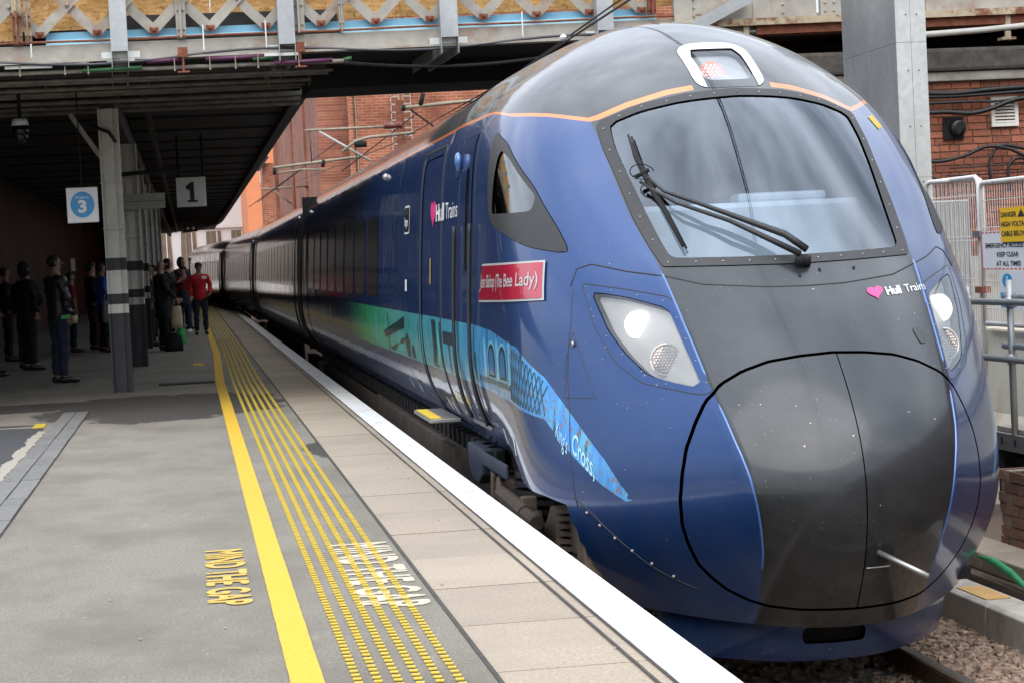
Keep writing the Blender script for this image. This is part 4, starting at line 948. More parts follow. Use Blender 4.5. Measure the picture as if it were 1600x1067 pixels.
for _ in range(6500):
    x = rng.uniform(4.06, 4.75); y = rng.uniform(9.8, 14); stone(x, y, -1.07+rng.uniform(0, .07)+.07*(x-4.05), rng.uniform(.019, .042))
for _ in range(1500):
    x = rng.uniform(2.5, 3.95); y = rng.uniform(9.6, 13); stone(x, y, -1.09+rng.uniform(0, .05), rng.uniform(.016, .034))
bs = bpy.data.meshes.new('ballast_stones'); bs.from_pydata(V, [], F); bs.materials.append(M['ballast']); stuff(place(bpy.data.objects.new('ballast_stones', bs), (0, 0, 0), None))
# ------------------------------------------------------------------ things right of the track
K = thing('cable_trough', 'pale concrete cable trough lying along the gravel', 'cable trough', (4.75, 12, -1.0))
for k in range(4):
    y0 = 10.0+k*1.0; MB().prism([(4.58,-1.15),(4.60,-.775),(4.63,-.755),(4.83,-.755),(4.86,-.775),(4.86,-1.15)], y0+.004, y0+.996, lambda u, v, w: (u, w, v)).build('trough_section', 'concrete_pale', K, bevel=.008)
tag(MB().box(4.64, 4.80, 12.1, 12.6, -.753, -.748).build('yellow_plate', 'yellow_plate'), 'small yellow plate lying on the concrete trough', 'plate')
gb = MB(); pts = [(4.93, 12.95, -.62), (4.93, 12.7, -.62), (4.93, 12.4, -.66), (4.92, 12.15, -.71), (4.92, 11.8, -.74)]
gb.tube(pts, [.010, .026, .026, .016, .010], 10); tag(gb.build('green_cloth_bundle', 'green_cloth', None, True), 'rolled green cloth bundle lying behind the concrete trough', 'bundle')
SL = thing('stone_coping', 'weathered stone slabs at the foot of the low brick wall', 'slabs', (5.2, 12.8, -.8))
for k in range(5):
    y0 = 10.9+k*.72; MB().box(4.99, 5.30, y0+.005, y0+.71, -.74, -.62).build('stone_slab', 'slab', SL, bevel=.01)
struct(MB().box(4.9, 12, -12, 13.9, -1.2, -.74).build('side_ground', 'ballast_bed'))
BW = thing('low_brick_wall', 'low crumbling brown brick wall below the scaffold deck', 'wall', (5.4, 12.5, -.7))
MB().box(5.312, 5.8, 9.5, 13.47, -.9, -.13).build('wall_core', 'mortar', BW)
bm_ = MB().box(0, .10, 0, .215, 0, .065).mesh('brick', 'brick_dirty'); nb = 0
for r in range(8):
    for k in range(17):
        y = 9.55+k*.228+(.114 if r % 2 else 0)
        if y > 13.25: continue
        nb += 1; inst('brick', bm_, (5.303+random.uniform(-.004, .003), y, -.72+r*.075), BW, rz=random.uniform(-.015, .015))
for k in range(9): inst('brick', bm_, (5.18+random.uniform(0, .2), 11.6+k*.2, -.62+(random.uniform(.0, .04))), BW, rz=random.uniform(-1, 1))
hm = MB().box(0, .215, 0, .10, 0, .065).mesh('brick_end', 'brick_dirty')
for r in range(8):
    for k in range(2): inst('brick', hm, (5.31+k*.225+random.uniform(-.012, .012), 13.40+random.uniform(-.01, .01), -.72+r*.075), BW)
DK = thing('scaffold_deck', 'grey scaffold deck of boards edged by a slotted metal channel', 'deck', (5.8, 13.5, 0))
for k in range(5):
    x = 5.62+k*.23; MB().box(x, x+.222, 10, 14.3, .05, .085).build('board', 'deck', DK)
ch = MB(); ch.box(5.58, 5.61, 10, 14.32, -.07, .05); ch.build('edge_channel', 'alloy', DK)
mb = MB()
for k in range(12): mb.box(5.575, 5.58, 14.1-k*.24, 14.13-k*.24, -.03, .02)
stuff(mb.build('channel_slots', 'black', DK))
MB().box(5.62, 6.9, 14.2, 14.3, -.5, .05).build('support', 'black', DK); MB().box(5.7, 6.9, 10, 14.2, -.75, -.14).build('support', 'black', DK)
tag(MB().tube([(5.70, 13.8, .098), (5.95, 14.1, .098)], .012, 8).build('blue_rod', 'blue_beam_pale'), 'pale blue rod lying on the scaffold deck', 'rod')
HRL = thing('scaffold_handrail', 'grey tubular scaffold handrail with clamps in front of the mesh fence', 'handrail', (5.6, 13, .05))
for z, y1 in ((.965, 14.75), (.575, 14.45)): MB().tube([(5.55, 9.5, z+.02), (5.55, y1, z)], .024, 12).build('rail_tube', 'scaffold', HRL, True)
for z, y1 in ((1.00, 14.05), (.66, 14.10)): MB().tube([(5.62, 9.5, z+.02), (5.62, y1, z)], .024, 12).build('rail_tube', 'scaffold', HRL, True)
for y, zt in ((13.92, 1.12), (14.72, 1.07)):
    MB().tube([(5.60, y, .05), (5.60, y, zt)], .024, 12).build('post', 'scaffold', HRL, True)
    MB().tube([(5.60, y, .54), (5.60, y, .61)], .034, 10).tube([(5.60, y, .93), (5.60, y, 1.0)], .034, 10).build('clamp', 'alloy', HRL, True)
CR = thing('cream_barrier', 'cream painted block barrier with brown stained foot under the mesh fence', 'barrier', (6.4, 14, .1))
for k in range(3):
    y0 = 16.2-1.9*(k+1); MB().prism([(6.08,-.2),(6.20,.05),(6.26,.70),(6.60,.70),(6.60,-.2)], y0+.01, y0+1.89, lambda u, v, w: (u, w, v)).build('barrier_block', 'cream_block', CR, bevel=.02)
def mesh_panel(name, label, x0, y0, x1, y1, z0, z1, dy=.05):
    T_ = thing(name, label, 'fence panel', (x0, y0, z0), 'white mesh fence panels')
    d = Vector((x1-x0, y1-y0, 0)); L = d.length; d.normalize(); at_ = lambda s_, z: Vector((x0, y0, 0))+d*s_+Vector((0, 0, z))
    c = .06; MB().tube([at_(0, z0), at_(0, z1-c), at_(.018, z1-.018), at_(c, z1), at_(L-c, z1), at_(L-.018, z1-.018), at_(L, z1-c), at_(L, z0), at_(0, z0)], .019, 10).build('frame', 'wire_white', T_, True)
    n = 0; s_ = dy
    while s_ < L-.01:
        w = [at_(s_+random.uniform(-.004, .004)+.006*sin(z*9+s_*7), z) for z in np.linspace(z0, z1, 7)]
        (MB().tube(w, .0023, 5, False)).build('wire', 'wire_white', T_) if n < 280 else None
        n += 1; s_ += dy
    for z in np.linspace(z0+.12, z1-.14, 5): MB().tube([at_(0, z), at_(L, z)], .003, 5).build('cross_wire', 'wire_white', T_)
    return T_
fp = mesh_panel('mesh_fence', 'white mesh fence panel carrying the yellow danger sign', 6.20, 15.92, 6.16, 12.6, .74, 1.845)
fp2 = mesh_panel('mesh_fence', 'white mesh fence panel between the galvanised column and the sign panel', 6.22, 17.2, 6.22, 16.02, .3, 1.90)
fp3 = mesh_panel('mesh_fence', 'narrow white mesh fence panel right beside the train nose', 6.10, 16.9, 6.36, 16.3, .2, 1.895, .05)
for z in (1.42, .98): tag(MB().box(6.17, 6.25, 15.9, 16.05, z, z+.05).build('fence_clamp', 'rust' if z < 1 else 'alloy'), 'rusty clamp joining the fence panels low down' if z < 1 else 'grey clamp joining the fence panels', 'clamp')
# signs hung on the fence
SX = 6.155
def splane(y, z): return lambda u, v: Vector((SX-.006, y-u, z+v))
S1 = thing('danger_sign', 'yellow high voltage danger sign hung on the mesh fence', 'sign', (SX, 15.2, 1.38))
MB().box(SX-.004, SX+.004, 14.70, 15.42, 1.375, 1.635).build('sign_plate', 'sign_yellow', S1)
for i, s_ in enumerate(('DANGER', 'HIGH VOLTAGE', 'CABLE BELOW')): text('sign_lettering', s_, splane(15.40, 1.565-.072*i), 'print_black', S1, .052, 1.45, .0015)
dd = decal('warning_triangle', [(0, 0), (.14, 0), (.07, .06)], splane(15.07, 1.56), 'print_black', S1)
S2 = thing('emergency_access_sign', 'white emergency access sign with red border, half behind the yellow sign', 'sign', (SX+.02, 15.4, 1.17))
MB().box(SX+.012, SX+.018, 14.4, 15.86, 1.165, 1.462).build('sign_plate', 'print_white', S2)
mb = MB()
for z in (1.17, 1.452):
    for k in range(18): mb.box(SX+.010, SX+.012, 15.80-k*.08, 15.85-k*.08, z-.003, z+.005)
mb.box(SX+.010, SX+.012, 15.845, 15.855, 1.17, 1.457); stuff(mb.build('red_border', 'sign_red', S2))
for i, s_ in enumerate(('EMERGENCY ACCESS', 'KEEP CLEAR', 'AT ALL TIMES')): text('sign_lettering', s_, (lambda zz, y0: (lambda u, v: Vector((SX+.009, y0-u, zz+v))))(1.335-.07*i, (15.78, 15.55, 15.56)[i]), 'print_black', S2, .05, 1.6, .001)
S3 = thing('mandatory_sign', 'white sign with a round blue symbol low on the mesh fence', 'sign', (SX, 15.3, .85))
MB().box(SX-.004, SX+.004, 14.9, 15.48, .86, 1.155).build('sign_plate', 'print_white', S3)
decal('blue_disc', [(.10*cos(q), .055*sin(q)) for q in np.linspace(0, 2*pi, 24, endpoint=False)], splane(15.32, 1.08), 'sign_blue', S3)
decal('symbol', [(-.012, -.012), (.012, -.012), (.014, .036), (-.014, .036)], lambda u, v: Vector((SX-.008, 15.32-u, 1.08+v)), 'print_white', S3)
decal('symbol', [(-.012, -.032), (.012, -.032), (.012, -.02), (-.012, -.02)], lambda u, v: Vector((SX-.008, 15.32-u, 1.08+v)), 'print_white', S3)
MB().box(SX-.006, SX-.004, 15.16, 15.46, .94, .99).build('blue_text_panel', 'sign_blue', S3); MB().box(SX-.006, SX-.004, 15.16, 15.46, .88, .92).build('blue_text_panel', 'sign_blue', S3)
# column of galvanised sheets
GC = thing('galvanised_column', 'tall galvanised sheet clad column standing right of the train', 'column', (6.7, 19.5, -1))
for z0, z1 in ((-1.1, 2.0), (2.004, 3.26), (3.264, 5.2)):
    MB().box(6.632, 6.64, 19.0, 20.6, z0, z1).build('cladding_sheet', 'galvanised', GC)
    MB().box(6.632, 6.775, 18.99, 18.998, z0, z1).build('cladding_sheet', 'galvanised_pale', GC); MB().box(6.779, 6.925, 18.99, 18.998, z0, z1).build('cladding_sheet', 'galvanised_pale', GC)  # paler sheets paint in the brighter light on the front face
MB().box(6.642, 6.92, 19.0, 20.59, -1.1, 5.2).build('column_core', 'galvanised_pale', GC)
mb = MB()
for z in np.arange(.4, 5, .52):
    for x in (6.735, 6.84): mb.ball((x, 18.985, float(z)), .007, nu=6, nv=4)
stuff(mb.build('screws', 'print_black', GC))
# grey cabinet seen behind the fence
tag(MB().box(6.30, 6.75, 17.6, 18.0, -.3, 1.75).build('grey_cabinet', 'scaffold', None, bevel=.01), 'grey metal cabinet behind the mesh fence beside the column', 'cabinet')
tag(MB().box(6.75, 9, 18.2, 18.25, -1, 1.25).build('grey_hoarding', 'grey_paint'), 'low grey hoarding behind the sign panel', 'hoarding')
# ------------------------------------------------------------------ brick abutment under the bridge
AB_ = thing('brick_abutment', 'red brick abutment wall with black cables under the bridge', 'wall', (8.5, 22.4, 0))
MB().box(5.6, 13, 22.42, 24, -1.2, 3.14).build('wall_core', 'mortar', AB_)
bk = MB().box(0, .212, 0, .12, 0, .064).mesh('brick', 'brick'); bh = MB().box(0, .10, 0, .12, 0, .064).mesh('brick', 'brick'); cnt = 0
zr = 3.062
while zr > 1.0 and cnt < 292:
    x = 7.72+(.0 if cnt % 2 else .11)+random.uniform(-.03, .03); row = int(round((3.062-zr)/.0765))
    x = 7.55+[0, .06, .17, .11][row % 4]
    while x < 9.75 and cnt < 292:
        half = (row % 2 and random.random() < .45) or random.random() < .12
        inst('brick', bh if half else bk, (x, 22.40+random.uniform(-.004, .004), zr), AB_); x += (.111 if half else .223); cnt += 1
    zr -= .0765
MB().box(6.3, 13, 22.405, 22.42, -1.2, zr+.06).build('lower_courses', 'brick_near', AB_)
MB().box(5.6, 13, 22.33, 23.5, 3.14, 3.24).build('lintel', 'concrete', AB_, bevel=.01)
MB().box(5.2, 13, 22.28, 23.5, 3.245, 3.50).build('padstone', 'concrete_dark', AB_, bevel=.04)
VT = thing('louvre_vent', 'small cream louvred vent high on the brick wall', 'vent', (9.03, 22.38, 2.8))
VF = MB(); VF.box(8.87, 9.18, 22.35, 22.39, 2.62, 2.66); VF.box(8.87, 9.18, 22.35, 22.39, 2.91, 2.95); VF.box(8.87, 8.91, 22.35, 22.39, 2.66, 2.91); VF.box(9.14, 9.18, 22.35, 22.39, 2.66, 2.91); VF.build('frame', 'white_paint', VT)
for k in range(7): MB().add([(8.91, 22.352, 2.665+k*.036), (9.14, 22.352, 2.665+k*.036), (9.14, 22.38, 2.69+k*.036), (8.91, 22.38, 2.69+k*.036)], [(0, 1, 2, 3)]).build('slat', 'white_paint', VT)
FL = thing('black_wall_flange', 'square black plate with a round pipe mouth on the brick wall', 'pipe outlet', (8.42, 22.38, 2.62))
MB().box(8.31, 8.545, 22.36, 22.39, 2.495, 2.745).build('plate', 'black', FL, bevel=.008)
MB().tube([(8.45, 22.36, 2.63), (8.47, 22.28, 2.62)], .085, 20).build('pipe_mouth', 'rubber', FL, True); MB().tube([(8.462, 22.30, 2.625), (8.472, 22.275, 2.62)], .068, 20).build('pipe_bore', 'print_black', FL)
CBL = [([(7.9, 22.3, 3.03), (8.4, 22.3, 3.0), (8.9, 22.3, 3.03), (9.6, 22.3, 3.05)], .028), ([(7.9, 22.3, 2.98), (8.5, 22.3, 2.97), (9.6, 22.3, 3.01)], .02), ([(7.9, 22.3, 2.90), (8.6, 22.3, 2.905), (9.0, 22.3, 2.90), (9.6, 22.3, 2.97)], .016),
       ([(7.9, 22.28, 2.79), (8.3, 22.28, 2.80), (8.6, 22.27, 2.775), (8.85, 22.27, 2.82), (9.1, 22.27, 2.90), (9.6, 22.27, 2.97)], .026),
       ([(7.9, 22.28, 2.29), (8.2, 22.28, 2.26), (8.5, 22.27, 2.31), (8.75, 22.25, 2.40), (9.0, 22.25, 2.37), (9.2, 22.25, 2.28), (9.5, 22.25, 2.18)], .020),
       ([(8.8, 22.26, 2.02), (8.78, 22.26, 2.2), (8.83, 22.26, 2.33), (8.95, 22.26, 2.41), (9.2, 22.26, 2.36)], .018), ([(9.0, 22.26, 1.9), (9.0, 22.26, 2.15), (9.08, 22.26, 2.25), (9.2, 22.26, 2.24), (9.35, 22.26, 2.1)], .018),
       ([(7.9, 22.28, 2.20), (8.15, 22.27, 2.08), (8.35, 22.27, 2.02)], .012), ([(8.35, 22.3, 2.18), (8.9, 22.3, 2.19), (9.5, 22.3, 2.20)], .008), ([(8.3, 22.3, 2.10), (8.9, 22.3, 2.10), (9.5, 22.3, 2.12)], .008)]
lab = ['thick black cable run just under the lintel', 'second black cable under the topmost run', 'thin black conduit third from the top', 'black cable rising across the top of the louvred vent', 'black cable drooping in a wave below the pipe outlet', 'black cable looping up behind the fence top', 'black cable loop at the right edge', 'short black cable end beside the column', 'thin black wire above the fence', 'lowest thin black wire on the brick wall']
for (p, r), l in zip(CBL, lab):
    P = [Vector(q) for q in p]; pts = []
    for i in range(len(P)-1):
        a, b, c, d = P[max(i-1, 0)], P[i], P[i+1], P[min(i+2, len(P)-1)]
        for k in range(6): t = k/6; pts.append(.5*((2*b)+(c-a)*t+(2*a-5*b+4*c-d)*t*t+(3*b-a-3*c+d)*t**3))
    tag(MB().tube(pts+[P[-1]], r, 8).build('wall_cable', 'cable', None, True), l, 'cable', 'black cables on the brick wall')
tag(MB().tube([(7.2, 22.1, 3.60), (8.7, 22.1, 3.66), (10, 22.1, 3.75)], .035, 10).build('white_conduit', 'grey_paint', None, True), 'pale conduit pipe under the girder right of the column', 'pipe')

# ------------------------------------------------------------------ the footbridge
def bT(u, v, z): return (u-.035*v, 22+v+.035*u, z+.013*u)
BR = thing('footbridge', 'grey iron lattice footbridge crossing over the platform and the train', 'bridge', (0, 22, 3.6))
MB().box(-6, 12, .10, .16, 3.68, 3.85, bT).build('edge_girder', 'old_grey', BR, bevel=.004)
MB().box(-6, 12, .02, .20, 3.66, 3.682, bT).build('girder_flange', 'old_grey', BR)
MB().tube([bT(u, .06, 3.875+.004*sin(u*3)) for u in np.linspace(-6, 5.6, 30)], .012, 6).build('rusty_pipe', 'rust', BR, True)
MB().box(-1.30, 5.15, .22, .25, 3.86, 3.915, bT).build('blue_beam_lip', 'blue_beam_pale', BR); MB().box(-1.30, 5.15, .25, .30, 3.915, 3.99, bT).build('blue_beam', 'blue_beam', BR)
for k in range(9): MB().box(-3.6+k*1.0, -2.61+k*1.0, .42, .45, (3.86 if k < 2 else 4.03), 5.2, bT).build('osb_sheet', 'osb', BR)
MB().box(-6, 12, .5, 3.0, 3.80, 3.86, bT).build('deck', 'dark_steel', BR)
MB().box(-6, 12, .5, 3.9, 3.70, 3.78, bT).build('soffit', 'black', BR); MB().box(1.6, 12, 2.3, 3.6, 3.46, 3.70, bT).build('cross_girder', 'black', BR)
pitch = .575
for k in range(-3, 12):
    u0 = -.78+k*pitch
    if u0 > 5.4: continue
    for sgn, v in ((1, .16), (-1, .19)):
        MB().bar(bT(u0, v, 3.97), bT(u0+sgn*1.25, v, 3.97+1.25), .105, .012, (0, -1, 0)).build('lattice_bar', 'old_grey', BR)
    mb = MB(); mb.box(u0-.045, u0+.045, .13, .155, 3.93, 3.99, bT); mb.ball(bT(u0, .12, 3.965), .024, nu=8, nv=5); mb.build('rivet_plate', 'rust', BR)
    MB().ball(bT(u0+pitch/2, .14, 3.97+pitch/2), .022, nu=8, nv=5).build('rivet', 'old_grey', BR)
def post(u, w, mat, z0=3.86, lab=''):
    mb = MB(); mb.box(u, u+w, .06, .10, z0, 5.3, bT); mb.box(u+w*.35, u+w*.5, -.02, .06, z0, 5.3, bT)
    for z in (3.95, 4.15): mb.ball(bT(u+w*.2, .05, z), .014, nu=6, nv=4); mb.ball(bT(u+w*.8, .05, z), .014, nu=6, nv=4)
    mb.build('post', mat, BR)
post(-1.62, .10, 'rust_peel'); post(-1.50, .07, 'rust_peel'); post(.02, .10, 'old_grey'); post(1.22, .12, 'old_grey'); post(1.70, .05, 'old_grey'); post(5.02, .09, 'rust', 3.9)
for u in (.07, 1.27):
    mb = MB(); mb.box(u-.05, u+.05, -.02, .02, 3.66, 3.76, bT); mb.tube([bT(u, .0, 3.72), bT(u, .0, 3.52)], .012, 6); mb.box(u-.06, u+.06, -.05, .05, 3.50, 3.515, bT); mb.build('hanger', 'rust', BR)
# galvanised brackets: a vertical box and a beam running back under the deck
for u, w in ((-.65, .17), (1.05, .17), (2.74, .185), (4.42, .175)):
    b_ = MB(); b_.box(u, u+w, -.10, .04, 3.74, 5.3, bT); b_.box(u+.006, u+w-.006, .0, 2.1, 3.655, 3.66, bT); b_.box(u, u+.006, -.10, 2.1, 3.57, 3.74, bT); b_.box(u+w-.006, u+w, -.10, 2.1, 3.57, 3.74, bT); b_.build('bracket', 'galvanised', BR)
    MB().box(u-.10, u+w+.12, .05, .07, 3.66, 3.75, bT).build('bracket_plate', 'galvanised_pale', BR)
# riveted plate girder at the right
PG = MB(); PG.box(5.3, 6.9, .05, .12, 3.80, 5.2, bT); PG.box(6.95, 12, .05, .12, 3.80, 5.2, bT)
PG.build('plate_girder', 'old_grey', BR)
MB().box(5.15, 12, -.06, .3, 3.725, 3.80, bT).build('plate_flange', 'rust_peel', BR); MB().box(6.2, 12, -.0, .3, 3.63, 3.725, bT).build('plate_flange', 'rust', BR)
mb = MB()
for u in (5.36, 5.52, 6.22, 6.30, 6.52, 7.0, 7.1, 8.2, 8.35):
    for z in np.arange(3.86, 5.0, .09): mb.ball(bT(u, .045, float(z)), .016, nu=6, nv=4)
stuff(mb.build('rivets', 'old_grey', BR))
for u in (5.30, 6.18, 8.15): MB().box(u, u+.20, .03, .05, 3.80, 5.2, bT).build('stiffener', 'old_grey', BR)
for u in (6.05, 9.05): MB().box(u, u+.06, -.02, .02, 3.48, 3.72, bT).box(u-.05, u+.11, -.04, .10, 3.45, 3.48, bT).build('hanger', 'rust_peel', BR)
MB().bar(bT(5.45, -.1, 3.72), bT(6.1, -.1, 4.02), .12, .14, (0, -1, 0)).build('brace', 'galvanised', BR)
mb = MB()
for i, (u0, u1, z0, dz) in enumerate(((-6, 8.5, 3.70, .05), )):
    mb.tube([bT(u, .03, z0-dz*sin((u+6)*.9)**2+.02*sin(u*2)) for u in np.linspace(u0, u1, 60)], .014, 8)
tag(mb.build('bridge_cable', 'cable_grey', None, True), 'dark cable sagging along the face of the lattice bridge', 'cable')
tag(MB().tube([bT(u, .3, 3.60-.13*sin(pi*(u-1.4)/3.2)) for u in np.linspace(1.4, 4.6, 24)], .018, 8).build('hanging_cable', 'cable', None, True), 'black cable looping below the dark bridge soffit', 'cable')
for u, z1, l in ((-1.45, 3.86, 'leftmost pale cable tie on the bridge girder, below the rust stained posts'), (.28, 3.98, 'pale cable tie just right of the first bracket and thin post'), (.92, 4.0, 'pale cable tie immediately left of the second bracket'), (3.62, 3.98, 'pale cable tie between the third and fourth brackets')):
    tag(MB().box(u, u+.014, -.015, .0, 3.72, z1, bT).build('cable_tie', 'galvanised_pale'), l, 'cable tie', 'cable ties on the bridge girder')

# ------------------------------------------------------------------ service runs under the bridge (front of the canopy)
SR = thing('service_trunking', 'dark rows of pipes and trunking slung under the bridge over the platform', 'pipework', (-1, 24, 3.6))
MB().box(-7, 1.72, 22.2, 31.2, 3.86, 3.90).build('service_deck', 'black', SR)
for i, (y, z, r, x1) in enumerate(((22.1, 3.575, .045, 1.76), (22.9, 3.56, .035, 1.66), (23.6, 3.60, .05, 1.66), (24.4, 3.60, .05, 1.66), (25.2, 3.62, .045, 1.60), (26.0, 3.66, .05, 1.6), (27.0, 3.66, .06, 1.6), (28.3, 3.70, .06, 1.6), (29.6, 3.74, .07, 1.66))):
    MB().tube([(-7, y, z-.05), (-3, y, z-.02), (x1, y, z)], r*.5, 8).build('pipe', 'pipe_grey', SR, True)
    if i % 3 == 1: MB().box(-7, x1-.05, y+.30, y+.42, z+.06, z+.11).build('trunking', 'soffit', SR)
for x0, x1, mt_, z in ((-1.72, -1.25, 'trough_white', 3.60), (-1.15, -.88, 'trough_white', 3.62), (-.70, -.42, 'trough_white', 3.64), (.9, 1.25, 'trough_white', 3.64)):
    MB().box(x0, x1, 22.0, 22.05, z, z+.03).build('cable_tray', mt_, SR)
for x0, x1, mt_, z in ((-.85, -.45, 'purple_tape', 3.63), (-.30, .05, 'purple_tape', 3.63), (.30, .95, 'purple_tape', 3.635), (-.95, -.35, 'green_tape', 3.56), (.78, 1.0, 'green_tape', 3.62), (1.72, 1.80, 'green_tape', 3.58), (1.0, 1.6, 'purple_tape', 3.57)):
    MB().tube([(x0, 22.03, z), (x1, 22.03, z+.012)], .022, 8).build('taped_cable', mt_, SR, True)
mb = MB()
for k in range(15):
    x = -1.6+k*.22+random.uniform(-.05, .05); y = random.choice([22.0, 22.0, 23.5, 24.3, 25.9]); mb.box(x, x+.009, y, y+.012, 3.53, 3.66); mb.ball((x+.005, y, 3.53), .012, nu=6, nv=4)
stuff(mb.build('hanger_clips', 'ole_steel', SR))
CCTV = thing('dome_camera', 'black and white dome camera hanging under the service pipes', 'camera', (-1.82, 25, 3.2))
MB().tube([(-1.82, 25, 3.6), (-1.82, 25, 3.3)], .02, 8).build('stem', 'black', CCTV); MB().tube([(-1.82, 25, 3.24), (-1.82, 25, 3.32)], [.10, .085], 20).build('cap', 'white_plastic', CCTV, True)
MB().tube([(-1.82, 25, 3.12), (-1.82, 25, 3.24)], [.085, .10], 20).ball((-1.82, 25, 3.12), .085).build('dome', 'black_gloss', CCTV, True)

# ------------------------------------------------------------------ canopy
CN = thing('platform_canopy', 'dark boarded canopy roof over the platform', 'canopy', (-3, 60, 3.8))
edge = lambda y: 1.74 if y < 104 else 1.74-(y-104)*.055-(max(0, y-112)**2)*.004
y = 27.5; k = 0
while y < 128:
    for j in range(3):
        x1 = edge(y+1.5)-.16-j*2.4; x0 = x1-2.38 if j < 2 else -14
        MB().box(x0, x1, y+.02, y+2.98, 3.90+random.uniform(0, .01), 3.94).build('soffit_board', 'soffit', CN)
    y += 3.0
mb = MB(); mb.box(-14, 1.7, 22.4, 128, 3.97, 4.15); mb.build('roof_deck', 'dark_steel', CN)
for i, y in enumerate(np.arange(27.5, 128, 3.0)):
    e = edge(float(y)); MB().box(-14, e-.16, float(y)-.035, float(y)+.035, 3.865, 3.90).build('cross_batten', 'dark_steel', CN)
for i, y in enumerate(np.arange(27.5, 125, 6.5)):
    y = float(y); MB().bar((edge(y)-.08, y, 3.86), (edge(y+6.5)-.08, y+6.5, 3.86), .16, .17).build('edge_beam', 'dark_steel', CN)
MB().box(-.98, -.80, 27, 120, 3.55, 3.85).build('main_beam', 'dark_steel', CN); MB().box(-.5, -.42, 27.5, 120, 3.78, 3.86).build('side_beam', 'dark_steel', CN)
def column(x, y, w, label, top=3.55):
    T = thing('canopy_column', label, 'column', (x, y, 0), 'painted canopy columns')
    for z0, z1, mt_ in ((0, .99, 'black_paint'), (.99, 1.105, 'white_paint'), (1.105, 1.235, 'black_paint'), (1.235, 1.53, 'white_paint'), (1.53, 1.685, 'black_paint'), (1.685, top, 'white_paint')):
        g_ = .0 if mt_ == 'white_paint' else .003
        mb = MB(); mb.box(x-w/2-g_, x+w/2+g_, y-.012-g_, y+.012+g_, z0, z1) ; mb.box(x-w/2-g_, x-w/2+.016+g_, y-.10-g_, y+.10+g_, z0, z1); mb.box(x+w/2-.016-g_, x+w/2+g_, y-.10-g_, y+.10+g_, z0, z1); mb.box(x-w*.12, x+w*.22, y-.055-g_, y+.05, z0, z1)
        mb.build('column_section', mt_, T)
    mb = MB()
    for z in (3.38, 3.28, 3.1, 3.02):
        for q in (-.07, .07): mb.ball((x+q, y-.02, z), .012, nu=6, nv=4)
    stuff(mb.build('rivets', 'white_paint', T)); MB().box(x-w/2-.01, x+w/2+.01, y-.115, y-.10, 2.05, 2.062).box(x-w/2-.01, x+w/2+.01, y-.115, y-.10, 2.62, 2.632).build('strap', 'alloy', T)
    return T
c1 = column(-.885, 27, .25, 'nearest black and white banded canopy column')
MB().bar((-1.0, 27, 2.95), (-1.35, 27, 3.50), .05, .06).build('brace', 'grey_paint', c1)
mb = MB(); mb.tube([(-1.1, 26.9, 3.36), (-1.0, 26.86, 3.3), (-.88, 26.86, 3.25), (-.80, 26.86, 3.12)], .022, 8); mb.build('column_cable', 'cable', c1, True)
column(-.86, 34.3, .30, 'second banded canopy column just behind the nearest')
for i, (y, l) in enumerate(((42.5, 'third canopy column, half hidden, behind the first two'), (50, 'fourth canopy column behind the bald man'), (58, 'fifth canopy column deep in the shade'), (67, 'sixth canopy column far down the platform'))): column(-.90+.0*i, y, .26, l)
BX = thing('grey_box_beam', 'pale horizontal box sign arm fixed to the second canopy column', 'sign arm', (-.65, 34, 2.6))
MB().box(-1.04, -.30, 34.0, 34.15, 2.50, 2.74).build('casing', 'grey_paint', BX); MB().box(-1.04, -.295, 33.993, 34.0, 2.615, 2.622).build('seam', 'black', BX)
MB().tube([(-1.5, 33.9, 3.02), (.0, 33.9, 3.10)], .035, 8).build('hanging_bar', 'dark_steel', BX)
# signs
PS = thing('platform_three_sign', 'white sign with a blue disc reading platform 3, left of the nearest column', 'sign', (-1.17, 25, 2.3))
MB().box(-1.345, -.985, 24.97, 25.0, 2.09, 2.50).build('sign_box', 'print_white', PS, bevel=.012)
decal('blue_disc', [(.135*cos(q), .150*sin(q)) for q in np.linspace(0, 2*pi, 36, endpoint=False)], lambda u, v: Vector((-1.165+u, 24.962, 2.30+v)), 'sign_blue', PS)
text('sign_number', '3', lambda u, v: Vector((-1.165+u, 24.958, 2.215+v)), 'print_white', PS, .19, 1.15, .008, 'CENTER')
text('sign_lettering', 'Platform', lambda u, v: Vector((-1.165+u, 24.958, 2.37+v)), 'print_white', PS, .042, 1.1, 0, 'CENTER')
MB().box(-1.345, -.985, 24.975, 24.995, 2.50, 2.515).tube([(-1.165, 24.98, 2.5), (-1.165, 24.98, 3.6)], .008, 6).build('hanger', 'black', PS)
P1 = thing('platform_one_sign', 'hanging white square sign with a black number 1', 'sign', (.13, 38, 2.9))
MB().box(-.125, .395, 37.96, 38.0, 2.62, 3.14).build('sign_box', 'white_paint', P1)
decal('sign_number', [(-.02, 0), (-.02, .245), (-.085, .225), (-.085, .28), (.005, .345), (.055, .345), (.055, 0)], lambda u, v: Vector((.13+u, 37.955, 2.71+v)), 'print_black', P1)
MB().box(.06, .24, 37.950, 37.956, 2.70, 2.735).build('sign_number_foot', 'print_black', P1)
for q in (-.10, .33): MB().box(q, q+.04, 37.97, 37.99, 3.14, 3.9).build('hanger', 'black', P1)
RL = thing('signal_repeater', 'small dark box with two dim red lights hanging under the far canopy', 'signal', (.13, 60, 2.7))
MB().box(-.05, .32, 60, 60.2, 2.6, 2.78).build('casing', 'black', RL); MB().ball((.05, 60, 2.69), .05).ball((.2, 60, 2.69), .05).build('lamp', 'led_red', RL)
tag(MB().box(-2.3, -2.22, 43, 43.05, 1.6, 1.85).build('white_notice', 'white_plastic'), 'small white notice on the dark wall behind the queue', 'notice')
